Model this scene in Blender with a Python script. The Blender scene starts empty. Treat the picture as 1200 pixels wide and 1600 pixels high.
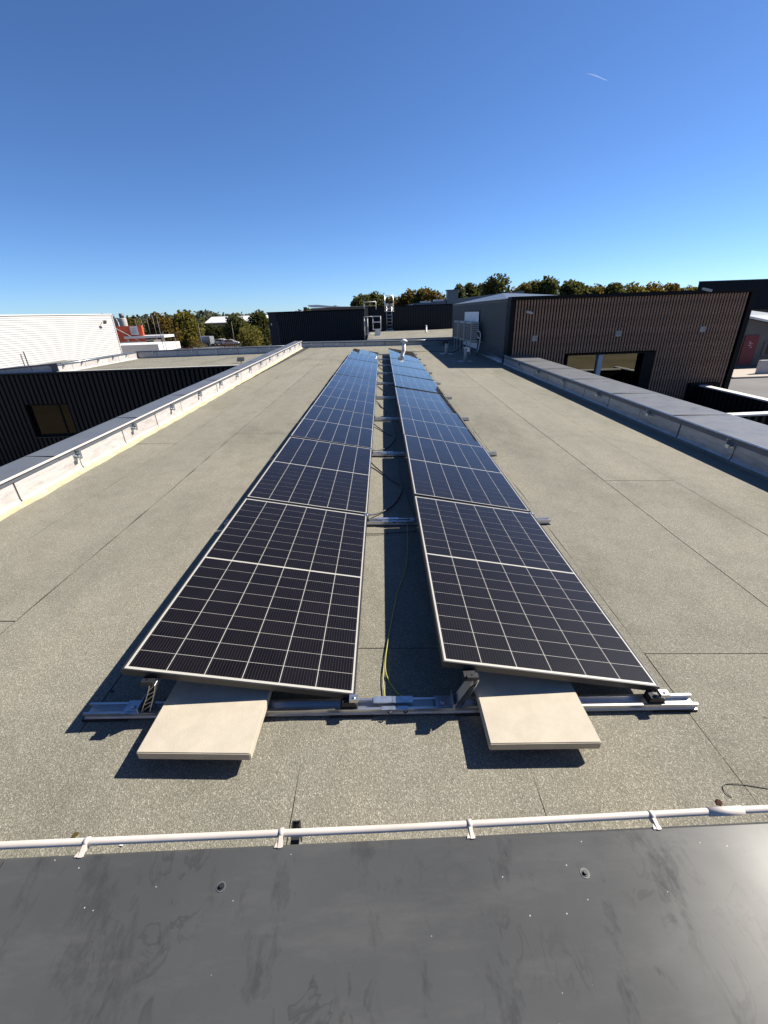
import bpy, bmesh, math, random
from mathutils import Vector, Matrix
random.seed(7)
rad = math.radians
PI = math.pi

# ------------------------------------------------------------------ camera, light
sc = bpy.context.scene
CAM = Vector((0.137, -1.529, 1.849))
F_PX, W_PX = 665.0, 1200.0


def basis(p, r, y):
    f = Vector((math.sin(y) * math.cos(p), math.cos(y) * math.cos(p), -math.sin(p)))
    rt = Vector((math.cos(y), -math.sin(y), 0))
    u = rt.cross(f)
    r2 = rt * math.cos(r) + u * math.sin(r)
    u2 = -rt * math.sin(r) + u * math.cos(r)
    return Matrix((r2, f, u2)).transposed()      # columns right, forward, up


YAW = rad(0.265)
B_WORLD = basis(rad(25.063), rad(-2.0), YAW)     # how the camera stands to true level
B_ROOF = basis(rad(25.447), rad(-0.02), YAW)     # how it stands to the (drained, sloping) roof deck
R_TILT = B_WORLD @ B_ROOF.transposed()
T_ROOF = Matrix.Translation(CAM) @ R_TILT.to_4x4() @ Matrix.Translation(-CAM)   # slope of the roof deck

cam_d = bpy.data.cameras.new('camera')
cam = bpy.data.objects.new('camera', cam_d)
sc.collection.objects.link(cam)
sc.camera = cam
cam_d.sensor_fit = 'HORIZONTAL'
cam_d.sensor_width = 36
cam_d.lens = 36 * F_PX / W_PX
cam_d.clip_start = 0.05
cam_d.clip_end = 60000
m3 = Matrix((B_WORLD.col[0], B_WORLD.col[2], -B_WORLD.col[1])).transposed()
cam.matrix_world = Matrix.Translation(CAM) @ m3.to_4x4()

SUN_DIR = (R_TILT @ Vector((0.668, 0.297, 0.682))).normalized()      # towards the sun
world = bpy.data.worlds.new('World')
sc.world = world
world.use_nodes = True
wn = world.node_tree
for n in list(wn.nodes):
    wn.nodes.remove(n)
sky = wn.nodes.new('ShaderNodeTexSky')
sky.sky_type = 'NISHITA'
sky.sun_disc = False
sky.sun_elevation = math.asin(SUN_DIR.z)
sky.sun_rotation = math.atan2(SUN_DIR.x, SUN_DIR.y)
sky.altitude = 1000
sky.air_density = 0.8
sky.dust_density = 0.2
sky.ozone_density = 4.0
bg = wn.nodes.new('ShaderNodeBackground')
bg.inputs['Strength'].default_value = 0.05
wo = wn.nodes.new('ShaderNodeOutputWorld')
tn = wn.nodes.new('ShaderNodeMix')            # one even tint: clear autumn blue as the phone renders it
tn.data_type = 'RGBA'; tn.blend_type = 'MULTIPLY'; tn.inputs[0].default_value = 1.0
tn.inputs[7].default_value = (0.84, 1.08, 1.38, 1)
wn.links.new(sky.outputs[0], tn.inputs[6])
wn.links.new(tn.outputs[2], bg.inputs[0])
wn.links.new(bg.outputs[0], wo.inputs[0])

sun_d = bpy.data.lights.new('sun', 'SUN')
sun_d.energy = 5.0
sun_d.angle = rad(0.53)
sun_d.color = (1.0, 0.93, 0.82)
sun = bpy.data.objects.new('sun', sun_d)
sc.collection.objects.link(sun)
sun.rotation_euler = (-SUN_DIR).to_track_quat('-Z', 'Y').to_euler()

sc.view_settings.view_transform = 'Standard'
sc.view_settings.look = 'None'
sc.view_settings.gamma = 1
sc.view_settings.use_curve_mapping = False
sc.view_settings.exposure = 1.08
sc.cycles.max_bounces = 6
sc.cycles.transparent_max_bounces = 12

# ------------------------------------------------------------------ helpers
COL = sc.collection
ON_ROOF = []


def link(name, me, parent=None):
    o = bpy.data.objects.new(name, me)
    COL.objects.link(o)
    if parent is not None:
        o.parent = parent
    return o


def tag(o, label=None, cat=None, group=None, kind=None):
    if label: o['label'] = label
    if cat: o['category'] = cat
    if group: o['group'] = group
    if kind: o['kind'] = kind
    return o


def empty(name, loc=(0, 0, 0), rz=0, roof=False):
    o = bpy.data.objects.new(name, None)
    o.empty_display_size = 0.1
    COL.objects.link(o)
    o.location = loc
    o.rotation_euler = (0, 0, rz)
    if roof: ON_ROOF.append(o)
    return o


class MB:
    """collects geometry, becomes one mesh object"""
    def __init__(s):
        s.v = []; s.f = []; s.uv = {}; s.smooth = set(); s.mi = {}

    def box(s, x0, x1, y0, y1, z0, z1, M=None, mi=0):
        b = len(s.v)
        P = [(x0, y0, z0), (x1, y0, z0), (x1, y1, z0), (x0, y1, z0), (x0, y0, z1), (x1, y0, z1), (x1, y1, z1), (x0, y1, z1)]
        if M is not None: P = [tuple(M @ Vector(p)) for p in P]
        s.v += P
        for q in ((0, 3, 2, 1), (4, 5, 6, 7), (0, 1, 5, 4), (1, 2, 6, 5), (2, 3, 7, 6), (3, 0, 4, 7)):
            if mi: s.mi[len(s.f)] = mi
            s.f.append(tuple(b + i for i in q))
        return s

    def quad(s, a, b, c, d, uv=None):
        k = len(s.v)
        s.v += [tuple(a), tuple(b), tuple(c), tuple(d)]
        if uv: s.uv[len(s.f)] = uv
        s.f.append((k, k + 1, k + 2, k + 3))
        return s

    def prism(s, pts, axis, a, b, M=None, close=True):
        """extrude a 2-d outline along axis ('x','y','z') from a to b"""
        def mk(p, t):
            if axis == 'x': q = (t, p[0], p[1])
            elif axis == 'y': q = (p[0], t, p[1])
            else: q = (p[0], p[1], t)
            return tuple(M @ Vector(q)) if M is not None else q
        n = len(pts); k = len(s.v)
        s.v += [mk(p, a) for p in pts] + [mk(p, b) for p in pts]
        for i in range(n if close else n - 1):
            j = (i + 1) % n
            s.f.append((k + i, k + j, k + n + j, k + n + i))
        if close:
            s.f.append(tuple(k + i for i in range(n))[::-1]); s.f.append(tuple(k + n + i for i in range(n)))
        return s

    def tube(s, pts, r, n=8, caps=True):
        pts = [Vector(p) for p in pts]
        rr = r if isinstance(r, (list, tuple)) else [r] * len(pts)
        k = len(s.v)
        up = None
        for i, p in enumerate(pts):
            d = (pts[min(i + 1, len(pts) - 1)] - pts[max(i - 1, 0)])
            if d.length < 1e-9: d = Vector((0, 0, 1))
            d.normalize()
            if up is None:
                up = d.orthogonal().normalized()
            a = (up - d * up.dot(d))
            if a.length < 1e-6: a = d.orthogonal()
            a.normalize(); up = a
            c = d.cross(a)
            for j in range(n):
                t = 2 * PI * j / n
                s.v.append(tuple(p + (a * math.cos(t) + c * math.sin(t)) * rr[i]))
        for i in range(len(pts) - 1):
            for j in range(n):
                j2 = (j + 1) % n
                s.smooth.add(len(s.f))
                s.f.append((k + i * n + j, k + i * n + j2, k + (i + 1) * n + j2, k + (i + 1) * n + j))
        if caps:
            s.f.append(tuple(k + j for j in range(n))[::-1])
            s.f.append(tuple(k + (len(pts) - 1) * n + j for j in range(n)))
        return s

    def mesh(s, name, mats):
        me = bpy.data.meshes.new(name)
        me.from_pydata(s.v, [], s.f)
        for m in (mats if isinstance(mats, (list, tuple)) else [mats]): me.materials.append(m)
        if s.uv:
            ul = me.uv_layers.new(name='UVMap')
            for p in me.polygons:
                if p.index in s.uv:
                    for li, u in zip(p.loop_indices, s.uv[p.index]): ul.data[li].uv = u
        for p in me.polygons:
            if p.index in s.smooth: p.use_smooth = True
            if p.index in s.mi: p.material_index = s.mi[p.index]
        me.update()
        return me

    def build(s, name, mats, parent=None, bevel=0, fix=False):
        me = s.mesh(name, mats)
        if fix or bevel:
            bm = bmesh.new(); bm.from_mesh(me)
            bmesh.ops.recalc_face_normals(bm, faces=bm.faces)
            if bevel:
                es = [e for e in bm.edges if len(e.link_faces) == 2 and e.calc_face_angle(0) > 0.6]
                bmesh.ops.bevel(bm, geom=es, offset=bevel, segments=2, affect='EDGES', clamp_overlap=True)
            bm.to_mesh(me); bm.free()
        return link(name, me, parent)


# ------------------------------------------------------------------ materials
def newmat(name):
    m = bpy.data.materials.new(name)
    m.use_nodes = True
    nt = m.node_tree
    b = nt.nodes['Principled BSDF']
    return m, nt, b


def N(nt, t, **kw):
    n = nt.nodes.new(t)
    for k, v in kw.items():
        if k in n.inputs: n.inputs[k].default_value = v
        else: setattr(n, k, v)
    return n


def coords(nt, kind='Object', scale=(1, 1, 1), rot=(0, 0, 0)):
    tc = nt.nodes.new('ShaderNodeTexCoord')
    mp = nt.nodes.new('ShaderNodeMapping')
    mp.inputs['Scale'].default_value = scale
    mp.inputs['Rotation'].default_value = rot
    nt.links.new(tc.outputs[kind], mp.inputs[0])
    return mp.outputs[0]


def noise(nt, vec, scale, detail=4, rough=0.55):
    n = nt.nodes.new('ShaderNodeTexNoise')
    n.inputs['Scale'].default_value = scale
    n.inputs['Detail'].default_value = detail
    n.inputs['Roughness'].default_value = rough
    nt.links.new(vec, n.inputs['Vector'])
    return n.outputs['Fac']


def ramp(nt, fac, stops):
    r = nt.nodes.new('ShaderNodeValToRGB')
    e = r.color_ramp.elements
    e[0].position, e[1].position = stops[0][0], stops[-1][0]
    e[0].color = stops[0][1]; e[1].color = stops[-1][1]
    for p, c in stops[1:-1]:
        k = e.new(p); k.color = c
    nt.links.new(fac, r.inputs[0])
    return r.outputs[0]


def g(v, a=1): return (v, v, v, 1)


def rgb(r, gg, b): return (r, gg, b, 1)


def mix(nt, a, b, fac, mode='MIX'):
    n = nt.nodes.new('ShaderNodeMix')
    n.data_type = 'RGBA'; n.blend_type = mode
    for sock, val in ((n.inputs[6], a), (n.inputs[7], b), (n.inputs[0], fac)):
        if hasattr(val, 'is_linked'): nt.links.new(val, sock)
        else: sock.default_value = val
    return n.outputs[2]


def bump(nt, b, h, strength=0.3, dist=0.01):
    n = nt.nodes.new('ShaderNodeBump')
    n.inputs['Strength'].default_value = strength
    n.inputs['Distance'].default_value = dist
    nt.links.new(h, n.inputs['Height'])
    nt.links.new(n.outputs[0], b.inputs['Normal'])


def simple(name, col, rough=0.6, metal=0.0, vary=0.12, scale=6, bmp=0.0, bscale=60, spec=0.5):
    m, nt, b = newmat(name)
    v = coords(nt)
    f = noise(nt, v, scale)
    c = ramp(nt, f, [(0.3, rgb(*[x * (1 - vary) for x in col])), (0.7, rgb(*[min(1, x * (1 + vary)) for x in col]))])
    nt.links.new(c, b.inputs['Base Color'])
    b.inputs['Roughness'].default_value = rough
    b.inputs['Metallic'].default_value = metal
    b.inputs['Specular IOR Level'].default_value = spec
    if bmp:
        bump(nt, b, noise(nt, v, bscale), bmp, 0.005)
    return m


def membrane_mat(name, tint=1.0, coarse=False):
    m, nt, b = newmat(name)
    v = coords(nt)
    g1 = nt.nodes.new('ShaderNodeTexVoronoi'); g1.inputs['Scale'].default_value = 240
    nt.links.new(v, g1.inputs['Vector'])
    g2 = noise(nt, v, 95, 3, 0.7)
    sep = nt.nodes.new('ShaderNodeSeparateColor'); nt.links.new(g1.outputs['Color'], sep.inputs[0])
    grain = ramp(nt, sep.outputs[0], [(0.0, rgb(.135, .127, .101)), (0.5, rgb(.178, .168, .134)), (0.85, rgb(.222, .210, .170)), (1.0, rgb(.34, .322, .268))])
    clump = ramp(nt, g2, [(0.3, g(.86)), (0.7, g(1.13))])
    c = mix(nt, grain, clump, 1.0, 'MULTIPLY')
    v2 = coords(nt, scale=(1.0, .35, 1))
    big = ramp(nt, noise(nt, v2, 1.3, 6, 0.6), [(0.3, rgb(.84, .85, .84)), (0.55, g(1.0)), (0.75, rgb(1.08, 1.06, 1.0))])
    c = mix(nt, c, big, 1.0, 'MULTIPLY')
    st = ramp(nt, noise(nt, v, 4.5, 6, 0.65), [(0.38, g(.92)), (0.55, g(1.02))])
    c = mix(nt, c, st, 1.0, 'MULTIPLY')
    oi = nt.nodes.new('ShaderNodeObjectInfo')
    rnd = ramp(nt, oi.outputs['Random'], [(0, g(.95 * tint)), (1, g(1.04 * tint))])
    c = mix(nt, c, rnd, 1.0, 'MULTIPLY')
    pud = ramp(nt, noise(nt, coords(nt, scale=(1, .5, 1)), .55, 7, 0.62), [(0.36, rgb(.80, .81, .78)), (0.46, g(1.0)), (0.60, g(1.0)), (0.72, rgb(1.12, 1.10, 1.04))])
    c = mix(nt, c, pud, 1.0, 'MULTIPLY')
    sp2 = ramp(nt, noise(nt, v, 26, 2, 0.5), [(0.24, g(.72)), (0.29, g(1.0))])
    c = mix(nt, c, sp2, 1.0, 'MULTIPLY')
    # pale dust scuffs
    sc_ = ramp(nt, noise(nt, coords(nt, scale=(1, 2.6, 1), rot=(0, 0, .6)), 3.2, 8, 0.75), [(0.66, g(0)), (0.74, g(.35))])
    c = mix(nt, c, rgb(.42, .40, .35), sc_)
    nt.links.new(c, b.inputs['Base Color'])
    b.inputs['Roughness'].default_value = 0.92
    b.inputs['Specular IOR Level'].default_value = 0.25
    bump(nt, b, g1.outputs['Distance'], 0.5, 0.004)
    return m


def coping_mat(name, col, rough, dusty=0.0):
    m, nt, b = newmat(name)
    v = coords(nt)
    f = noise(nt, v, 2.2, 5, 0.6)
    c = ramp(nt, f, [(0.3, rgb(*[x * .9 for x in col])), (0.7, rgb(*[x * 1.1 for x in col]))])
    # dried water marks, fine dust specks
    sm = ramp(nt, noise(nt, coords(nt, scale=(1, .45, 1), rot=(0, 0, .5)), 7, 6, 0.72), [(0.55, g(0)), (0.66, g(1))])
    sp = nt.nodes.new('ShaderNodeTexVoronoi'); sp.inputs['Scale'].default_value = 26
    nt.links.new(v, sp.inputs['Vector'])
    spk = ramp(nt, sp.outputs['Distance'], [(0.03, g(1)), (0.06, g(0))])
    sepc = nt.nodes.new('ShaderNodeSeparateColor'); nt.links.new(sp.outputs['Color'], sepc.inputs[0])
    sel = ramp(nt, sepc.outputs[0], [(0.50, g(0)), (0.62, g(.8))])
    spk = mix(nt, spk, sel, 1.0, 'MULTIPLY')
    c = mix(nt, c, rgb(*[x * .66 for x in col]), mix(nt, g(0), g(.75 * dusty), sm))
    wv = nt.nodes.new('ShaderNodeTexNoise'); wv.inputs['Scale'].default_value = 11; wv.inputs['Detail'].default_value = 3; wv.inputs['Distortion'].default_value = 1.6
    nt.links.new(coords(nt, scale=(1, .6, 1), rot=(0, 0, -.4)), wv.inputs['Vector'])
    msk = ramp(nt, noise(nt, v, 2.4, 2), [(0.52, g(0)), (0.62, g(1))])
    w2 = mix(nt, ramp(nt, wv.outputs['Fac'], [(0.545, g(0)), (0.56, g(1)), (0.60, g(.5)), (0.62, g(0))]), msk, 1.0, 'MULTIPLY')
    c = mix(nt, c, rgb(*[x * .6 for x in col]), mix(nt, g(0), g(.6 * dusty), w2))
    film = ramp(nt, noise(nt, coords(nt, scale=(.5, 2.2, 1), rot=(0, 0, .9)), 5, 7, .7), [(0.5, g(0)), (0.75, g(.07 * dusty))])
    c = mix(nt, c, rgb(.30, .29, .27), film)
    c = mix(nt, c, rgb(.5, .48, .44), mix(nt, g(0), g(dusty), spk))
    nt.links.new(c, b.inputs['Base Color'])
    rr = ramp(nt, sm, [(0, g(rough)), (1, g(rough * .72))])
    rn = ramp(nt, noise(nt, v, 3, 4), [(0.3, g(.85)), (0.7, g(1.2))])
    nt.links.new(mix(nt, rr, rn, 1.0, 'MULTIPLY'), b.inputs['Roughness'])
    b.inputs['Specular IOR Level'].default_value = 0.13
    bump(nt, b, noise(nt, coords(nt, scale=(1, .4, 1)), 3.0, 2), 0.05, 0.02)
    return m


def foil_mat(name, col, metal, rough):
    m, nt, b = newmat(name)
    v = coords(nt)
    f = noise(nt, coords(nt, scale=(1.6, 1.6, 7)), 2.4, 6, 0.65)
    c = ramp(nt, f, [(0.3, rgb(*[x * .72 for x in col])), (0.5, rgb(*col)), (0.75, rgb(*[min(1, x * 1.15) for x in col]))])
    oi = nt.nodes.new('ShaderNodeObjectInfo')
    c = mix(nt, c, ramp(nt, oi.outputs['Random'], [(0, g(.86)), (1, g(1.06))]), 1.0, 'MULTIPLY')
    nt.links.new(c, b.inputs['Base Color'])
    b.inputs['Metallic'].default_value = metal
    nt.links.new(ramp(nt, noise(nt, v, 9, 5, .6), [(0.3, g(rough * .8)), (0.7, g(min(1, rough * 1.3)))]), b.inputs['Roughness'])
    bump(nt, b, noise(nt, coords(nt, scale=(1, 1, 3)), 14, 4), 0.35, 0.01)
    return m


def cell_mat():
    m, nt, b = newmat('solar_cell')
    uv = nt.nodes.new('ShaderNodeUVMap')
    sep = nt.nodes.new('ShaderNodeSeparateXYZ'); nt.links.new(uv.outputs[0], sep.inputs[0])
    mu = N(nt, 'ShaderNodeMath', operation='MULTIPLY'); mu.inputs[1].default_value = 12
    nt.links.new(sep.outputs[0], mu.inputs[0])
    fr = N(nt, 'ShaderNodeMath', operation='FRACT'); nt.links.new(mu.outputs[0], fr.inputs[0])
    sb = N(nt, 'ShaderNodeMath', operation='SUBTRACT'); nt.links.new(fr.outputs[0], sb.inputs[0]); sb.inputs[1].default_value = 0.5
    ab = N(nt, 'ShaderNodeMath', operation='ABSOLUTE'); nt.links.new(sb.outputs[0], ab.inputs[0])
    ln = N(nt, 'ShaderNodeMath', operation='LESS_THAN'); nt.links.new(ab.outputs[0], ln.inputs[0]); ln.inputs[1].default_value = 0.075
    oi = nt.nodes.new('ShaderNodeObjectInfo')
    base = ramp(nt, oi.outputs['Random'], [(0, rgb(.0012, .0007, .0013)), (1, rgb(.0030, .0018, .0030))])
    c = mix(nt, base, rgb(.024, .021, .025), ln.outputs[0])
    nt.links.new(c, b.inputs['Base Color'])
    b.inputs['Roughness'].default_value = 0.5
    b.inputs['Specular IOR Level'].default_value = 0.05
    return m


def glass_sheet_mat(name, tint=(1, 1, 1), ior=1.45, rough=0.02, dusty=0.0, gloss=(1, 1, 1)):
    """thin sheet: clear straight through, fresnel reflection on top, a film of dust"""
    m = bpy.data.materials.new(name); m.use_nodes = True
    nt = m.node_tree
    for n in list(nt.nodes): nt.nodes.remove(n)
    out = nt.nodes.new('ShaderNodeOutputMaterial')
    tr = nt.nodes.new('ShaderNodeBsdfTransparent'); tr.inputs[0].default_value = (*tint, 1)
    gl = nt.nodes.new('ShaderNodeBsdfGlossy'); gl.inputs['Color'].default_value = (*gloss, 1); gl.inputs['Roughness'].default_value = rough
    fr = nt.nodes.new('ShaderNodeFresnel'); fr.inputs[0].default_value = ior
    mx = nt.nodes.new('ShaderNodeMixShader')
    nt.links.new(fr.outputs[0], mx.inputs[0]); nt.links.new(tr.outputs[0], mx.inputs[1]); nt.links.new(gl.outputs[0], mx.inputs[2])
    last = mx.outputs[0]
    if dusty:
        v = coords(nt)
        df = nt.nodes.new('ShaderNodeBsdfDiffuse'); df.inputs[0].default_value = (.45, .42, .38, 1)
        # dust film: its optical depth grows as 1 / cos(angle)
        ge = nt.nodes.new('ShaderNodeNewGeometry')
        dt = N(nt, 'ShaderNodeVectorMath', operation='DOT_PRODUCT'); nt.links.new(ge.outputs['Normal'], dt.inputs[0]); nt.links.new(ge.outputs['Incoming'], dt.inputs[1])
        ma = N(nt, 'ShaderNodeMath', operation='ABSOLUTE'); nt.links.new(dt.outputs['Value'], ma.inputs[0])
        mm = N(nt, 'ShaderNodeMath', operation='MAXIMUM'); nt.links.new(ma.outputs[0], mm.inputs[0]); mm.inputs[1].default_value = .05
        dv = N(nt, 'ShaderNodeMath', operation='DIVIDE'); nt.links.new(mm.outputs[0], dv.inputs[1])
        nt.links.new(ramp(nt, noise(nt, v, 5, 8, 0.7), [(0.40, g(dusty * .5)), (0.75, g(dusty * 1.6))]), dv.inputs[0])
        k = dv.outputs[0]
        m2 = nt.nodes.new('ShaderNodeMixShader')
        nt.links.new(k, m2.inputs[0]); nt.links.new(last, m2.inputs[1]); nt.links.new(df.outputs[0], m2.inputs[2])
        last = m2.outputs[0]
    nt.links.new(last, out.inputs[0])
    return m


def foliage_mat(name, cols):
    m, nt, b = newmat(name)
    ge = nt.nodes.new('ShaderNodeNewGeometry')
    v = coords(nt)
    f = mix(nt, ge.outputs['Random Per Island'], noise(nt, v, .9, 3), 0.55)
    n = len(cols)
    c = ramp(nt, f, [(0.2 + 0.6 * i / (n - 1), rgb(*x)) for i, x in enumerate(cols)])
    nt.links.new(c, b.inputs['Base Color'])
    b.inputs['Roughness'].default_value = 0.75
    b.inputs['Specular IOR Level'].default_value = 0.15
    tl = nt.nodes.new('ShaderNodeBsdfTranslucent'); nt.links.new(mix(nt, c, rgb(1.3, 1.15, .6), 1.0, 'MULTIPLY'), tl.inputs[0])
    ms = nt.nodes.new('ShaderNodeMixShader'); ms.inputs[0].default_value = .45
    nt.links.new(b.outputs[0], ms.inputs[1]); nt.links.new(tl.outputs[0], ms.inputs[2])
    nt.links.new(ms.outputs[0], nt.nodes['Material Output'].inputs[0])
    return m


M = {}
M['membrane'] = membrane_mat('mineral_membrane')
M['bitumen'] = simple('black_bitumen', (.018, .017, .016), .8)
M['coping_dark'] = coping_mat('anthracite_coping', (.056, .058, .059), .34, 1.0)
M['coping_grey'] = coping_mat('grey_coping', (.095, .105, .12), .42, .35)
M['coping_right'] = coping_mat('weathered_grey_coping', (.13, .133, .14), .42, .6)
M['foil_bright'] = foil_mat('painted_foil_flashing', (.40, .37, .35), .0, .55)
M['foil_grey'] = foil_mat('aluminium_foil_flashing', (.36, .36, .36), .55, .42)
M['sand'] = simple('dusty_fillet', (.42, .36, .22), .9, vary=.25, scale=9, bmp=.5)
M['alu'] = simple('aluminium', (.62, .62, .62), .36, 1.0, .08)
M['alu_frame'] = simple('module_frame_black', (.018, .018, .019), .42, .0, .05)
M['galv'] = simple('galvanised_steel', (.48, .52, .56), .34, .9, .2, 30)
M['white_tube'] = simple('white_painted_tube', (.50, .445, .395), .5, 0, .10)
def concrete_mat():
    m, nt, b = newmat('cream_concrete')
    v = coords(nt)
    c = ramp(nt, noise(nt, v, 9, 7, .65), [(0.3, rgb(.38, .345, .275)), (0.55, rgb(.43, .39, .31)), (0.75, rgb(.46, .42, .345))])
    po = ramp(nt, noise(nt, v, 120, 2, .5), [(0.24, g(.55)), (0.30, g(1))])
    st = ramp(nt, noise(nt, coords(nt, scale=(1, 1.8, 1)), 5.5, 8, .7), [(0.60, g(1.0)), (0.72, rgb(.80, .78, .75))])
    nt.links.new(mix(nt, mix(nt, c, po, 1.0, 'MULTIPLY'), st, 1.0, 'MULTIPLY'), b.inputs['Base Color'])
    b.inputs['Roughness'].default_value = .88
    bump(nt, b, noise(nt, v, 140, 4, .6), .3, .003)
    return m
M['concrete'] = concrete_mat()
M['black'] = simple('black_plastic', (.012, .012, .013), .5)
M['rubber'] = simple('black_rubber', (.01, .01, .01), .85)
M['backsheet'] = simple('white_backsheet', (.34, .335, .315), .5, vary=.03)
M['cell'] = cell_mat()
M['pv_glass'] = glass_sheet_mat('antireflective_glass', ior=1.29, rough=.02, dusty=.0036)
M['concrete'] = simple('cream_concrete', (.39, .345, .272), .85, vary=.07, scale=14, bmp=.25, bscale=180)
M['clad_black'] = simple('anthracite_cladding', (.012, .012, .0135), .55, .0, .15, spec=.25)
M['clad_groove'] = simple('black_backing', (.002, .002, .002), .8, spec=.1)
M['clad_blue'] = simple('dark_slate_cladding', (.016, .018, .023), .5, 0, .12, spec=.3)
M['clad_grey'] = simple('grey_ribbed_cladding', (.07, .075, .08), .5, 0, .1)
M['brown_slat'] = simple('brown_slat', (.30, .178, .120), .65, 0, .18, 5, spec=.2)
M['black_trim'] = simple('black_trim', (.003, .0032, .004), .6, spec=.2)
M['white_siding'] = simple('white_siding', (.50, .49, .475), .5, 0, .03, 1)
M['white'] = simple('white_coated_metal', (.62, .61, .59), .45, 0, .05)
M['white_blue'] = simple('pale_blue_panel', (.40, .45, .52), .4, 0, .06)
M['orange'] = simple('orange_red_panel', (.62, .085, .022), .5, 0, .1)
M['red'] = simple('red_door', (.14, .006, .010), .5)
M['ink'] = simple('faded_grey_print', (.25, .27, .33), .6)
M['pink_ink'] = simple('pale_pink_print', (.62, .35, .36), .6)
M['glass_mirror'] = glass_sheet_mat('reflective_glazing', tint=(.3, .3, .26), ior=2.6, rough=.01, gloss=(.9, .88, .75))
M['glass_dark'] = glass_sheet_mat('window_glass', tint=(.15, .15, .14), ior=1.42, rough=.01, gloss=(.9, .9, .85))
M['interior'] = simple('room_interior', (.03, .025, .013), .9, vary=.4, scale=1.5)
M['asphalt'] = simple('asphalt', (.10, .095, .09), .9, 0, .15, .4, .4, 40)
M['roof_metal'] = simple('blue_grey_metal_roof', (.12, .14, .16), .4, .3, .08)
M['ac'] = simple('condenser_casing', (.40, .40, .38), .5, 0, .05)
M['ac_dark'] = simple('condenser_grille', (.05, .05, .055), .5)
M['wall_plain'] = simple('grey_render', (.12, .11, .10), .85, 0, .1, .8)
M['silo'] = simple('silo_concrete', (.33, .32, .30), .8, 0, .1)
M['bark'] = simple('bark', (.07, .055, .04), .9)
M['cable_black'] = simple('black_cable', (.01, .01, .011), .5)
M['cable_yellow'] = simple('yellow_green_cable', (.30, .30, .05), .5)
M['cable_dull'] = simple('dull_yellow_cable', (.30, .28, .07), .5)
M['car_dark'] = simple('dark_car_paint', (.012, .013, .016), .2, .2)
M['car_white'] = simple('white_car_paint', (.72, .72, .72), .3)
M['car_red'] = simple('wine_red_car_paint', (.08, .012, .015), .25)
M['car_silver'] = simple('silver_car_paint', (.4, .41, .43), .3, .5)
M['car_glass'] = simple('car_glass', (.01, .012, .015), .08)
M['contrail'] = bpy.data.materials.new('ice_trail'); M['contrail'].use_nodes = True
_nt = M['contrail'].node_tree
_nt.nodes.clear()
_o = _nt.nodes.new('ShaderNodeOutputMaterial'); _t = _nt.nodes.new('ShaderNodeBsdfTranslucent'); _d = _nt.nodes.new('ShaderNodeBsdfDiffuse'); _a = _nt.nodes.new('ShaderNodeAddShader')
_t.inputs[0].default_value = (.45, .45, .45, 1); _d.inputs[0].default_value = (.45, .45, .45, 1)
_p = _nt.nodes.new('ShaderNodeBsdfTransparent'); _m = _nt.nodes.new('ShaderNodeMixShader'); _m.inputs[0].default_value = .13
_nt.links.new(_t.outputs[0], _a.inputs[0]); _nt.links.new(_d.outputs[0], _a.inputs[1])
_nt.links.new(_p.outputs[0], _m.inputs[1]); _nt.links.new(_a.outputs[0], _m.inputs[2]); _nt.links.new(_m.outputs[0], _o.inputs[0])
M['fol_dark'] = foliage_mat('dark_green_foliage', [(.022, .032, .014), (.06, .072, .028), (.12, .12, .045)])
M['fol_olive'] = foliage_mat('olive_foliage', [(.04, .045, .015), (.10, .095, .03), (.18, .14, .045)])
M['fol_autumn'] = foliage_mat('autumn_foliage', [(.045, .040, .014), (.11, .085, .026), (.18, .125, .038)])
M['fol_yellow'] = foliage_mat('yellow_green_foliage', [(.05, .055, .014), (.13, .125, .03), (.22, .19, .05)])
M['fol_red'] = foliage_mat('red_brown_foliage', [(.03, .018, .012), (.08, .035, .022), (.12, .06, .035)])

# ground: asphalt yards near, dry grass and fields further away
def ground_mat():
    m, nt, b = newmat('ground')
    v = coords(nt)
    a = ramp(nt, noise(nt, v, .25, 6), [(0.3, rgb(.10, .09, .08)), (0.7, rgb(.17, .15, .13))])
    gr = ramp(nt, noise(nt, v, .05, 8, .65), [(0.35, rgb(.06, .06, .025)), (0.5, rgb(.14, .115, .06)), (0.65, rgb(.22, .17, .11))])
    sel = ramp(nt, noise(nt, coords(nt, scale=(1, .6, 1)), .018, 3), [(0.42, g(0)), (0.5, g(1))])
    nt.links.new(mix(nt, a, gr, sel), b.inputs['Base Color'])
    b.inputs['Roughness'].default_value = .95
    return m
M['ground'] = ground_mat()

# ------------------------------------------------------------------ setting
GZ = -4.3
gb = MB()
gb.quad((-9000, -3000, GZ), (9000, -3000, GZ), (9000, 15000, GZ), (-9000, 15000, GZ))
tag(gb.build('ground', M['ground']), kind='structure')

yard = MB(); yard.quad((14, 20, GZ + .01), (75, 20, GZ + .01), (75, 90, GZ + .01), (14, 90, GZ + .01))
tag(yard.build('road', M['asphalt']), kind='structure')
yd2 = MB(); yd2.quad((-75, 70, GZ + .01), (-12, 70, GZ + .01), (-22, 112, GZ + .01), (-85, 125, GZ + .01))
tag(yd2.build('car_park', M['asphalt']), kind='structure')
kb = MB(); kb.box(31, 45, 36.2, 36.5, GZ, GZ + .14); kb.box(31, 45, 36.5, 41, GZ, GZ + .12)
tag(kb.build('pavement', simple('pale_pavement', (.34, .29, .24), .9)), kind='structure')

# main roof deck (roof frame); strips of mineral membrane as parts
roof = empty('roof', (0, 0, 0), roof=True)
tag(roof, kind='structure')
deck = MB()
deck.prism([(-4.1, -.8), (5.6, -.6), (5.3, 25.8), (-4.3, 23.0)], 'z', -.45, -.007)
deck.build('roof_deck', M['bitumen'], roof, fix=True)


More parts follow.
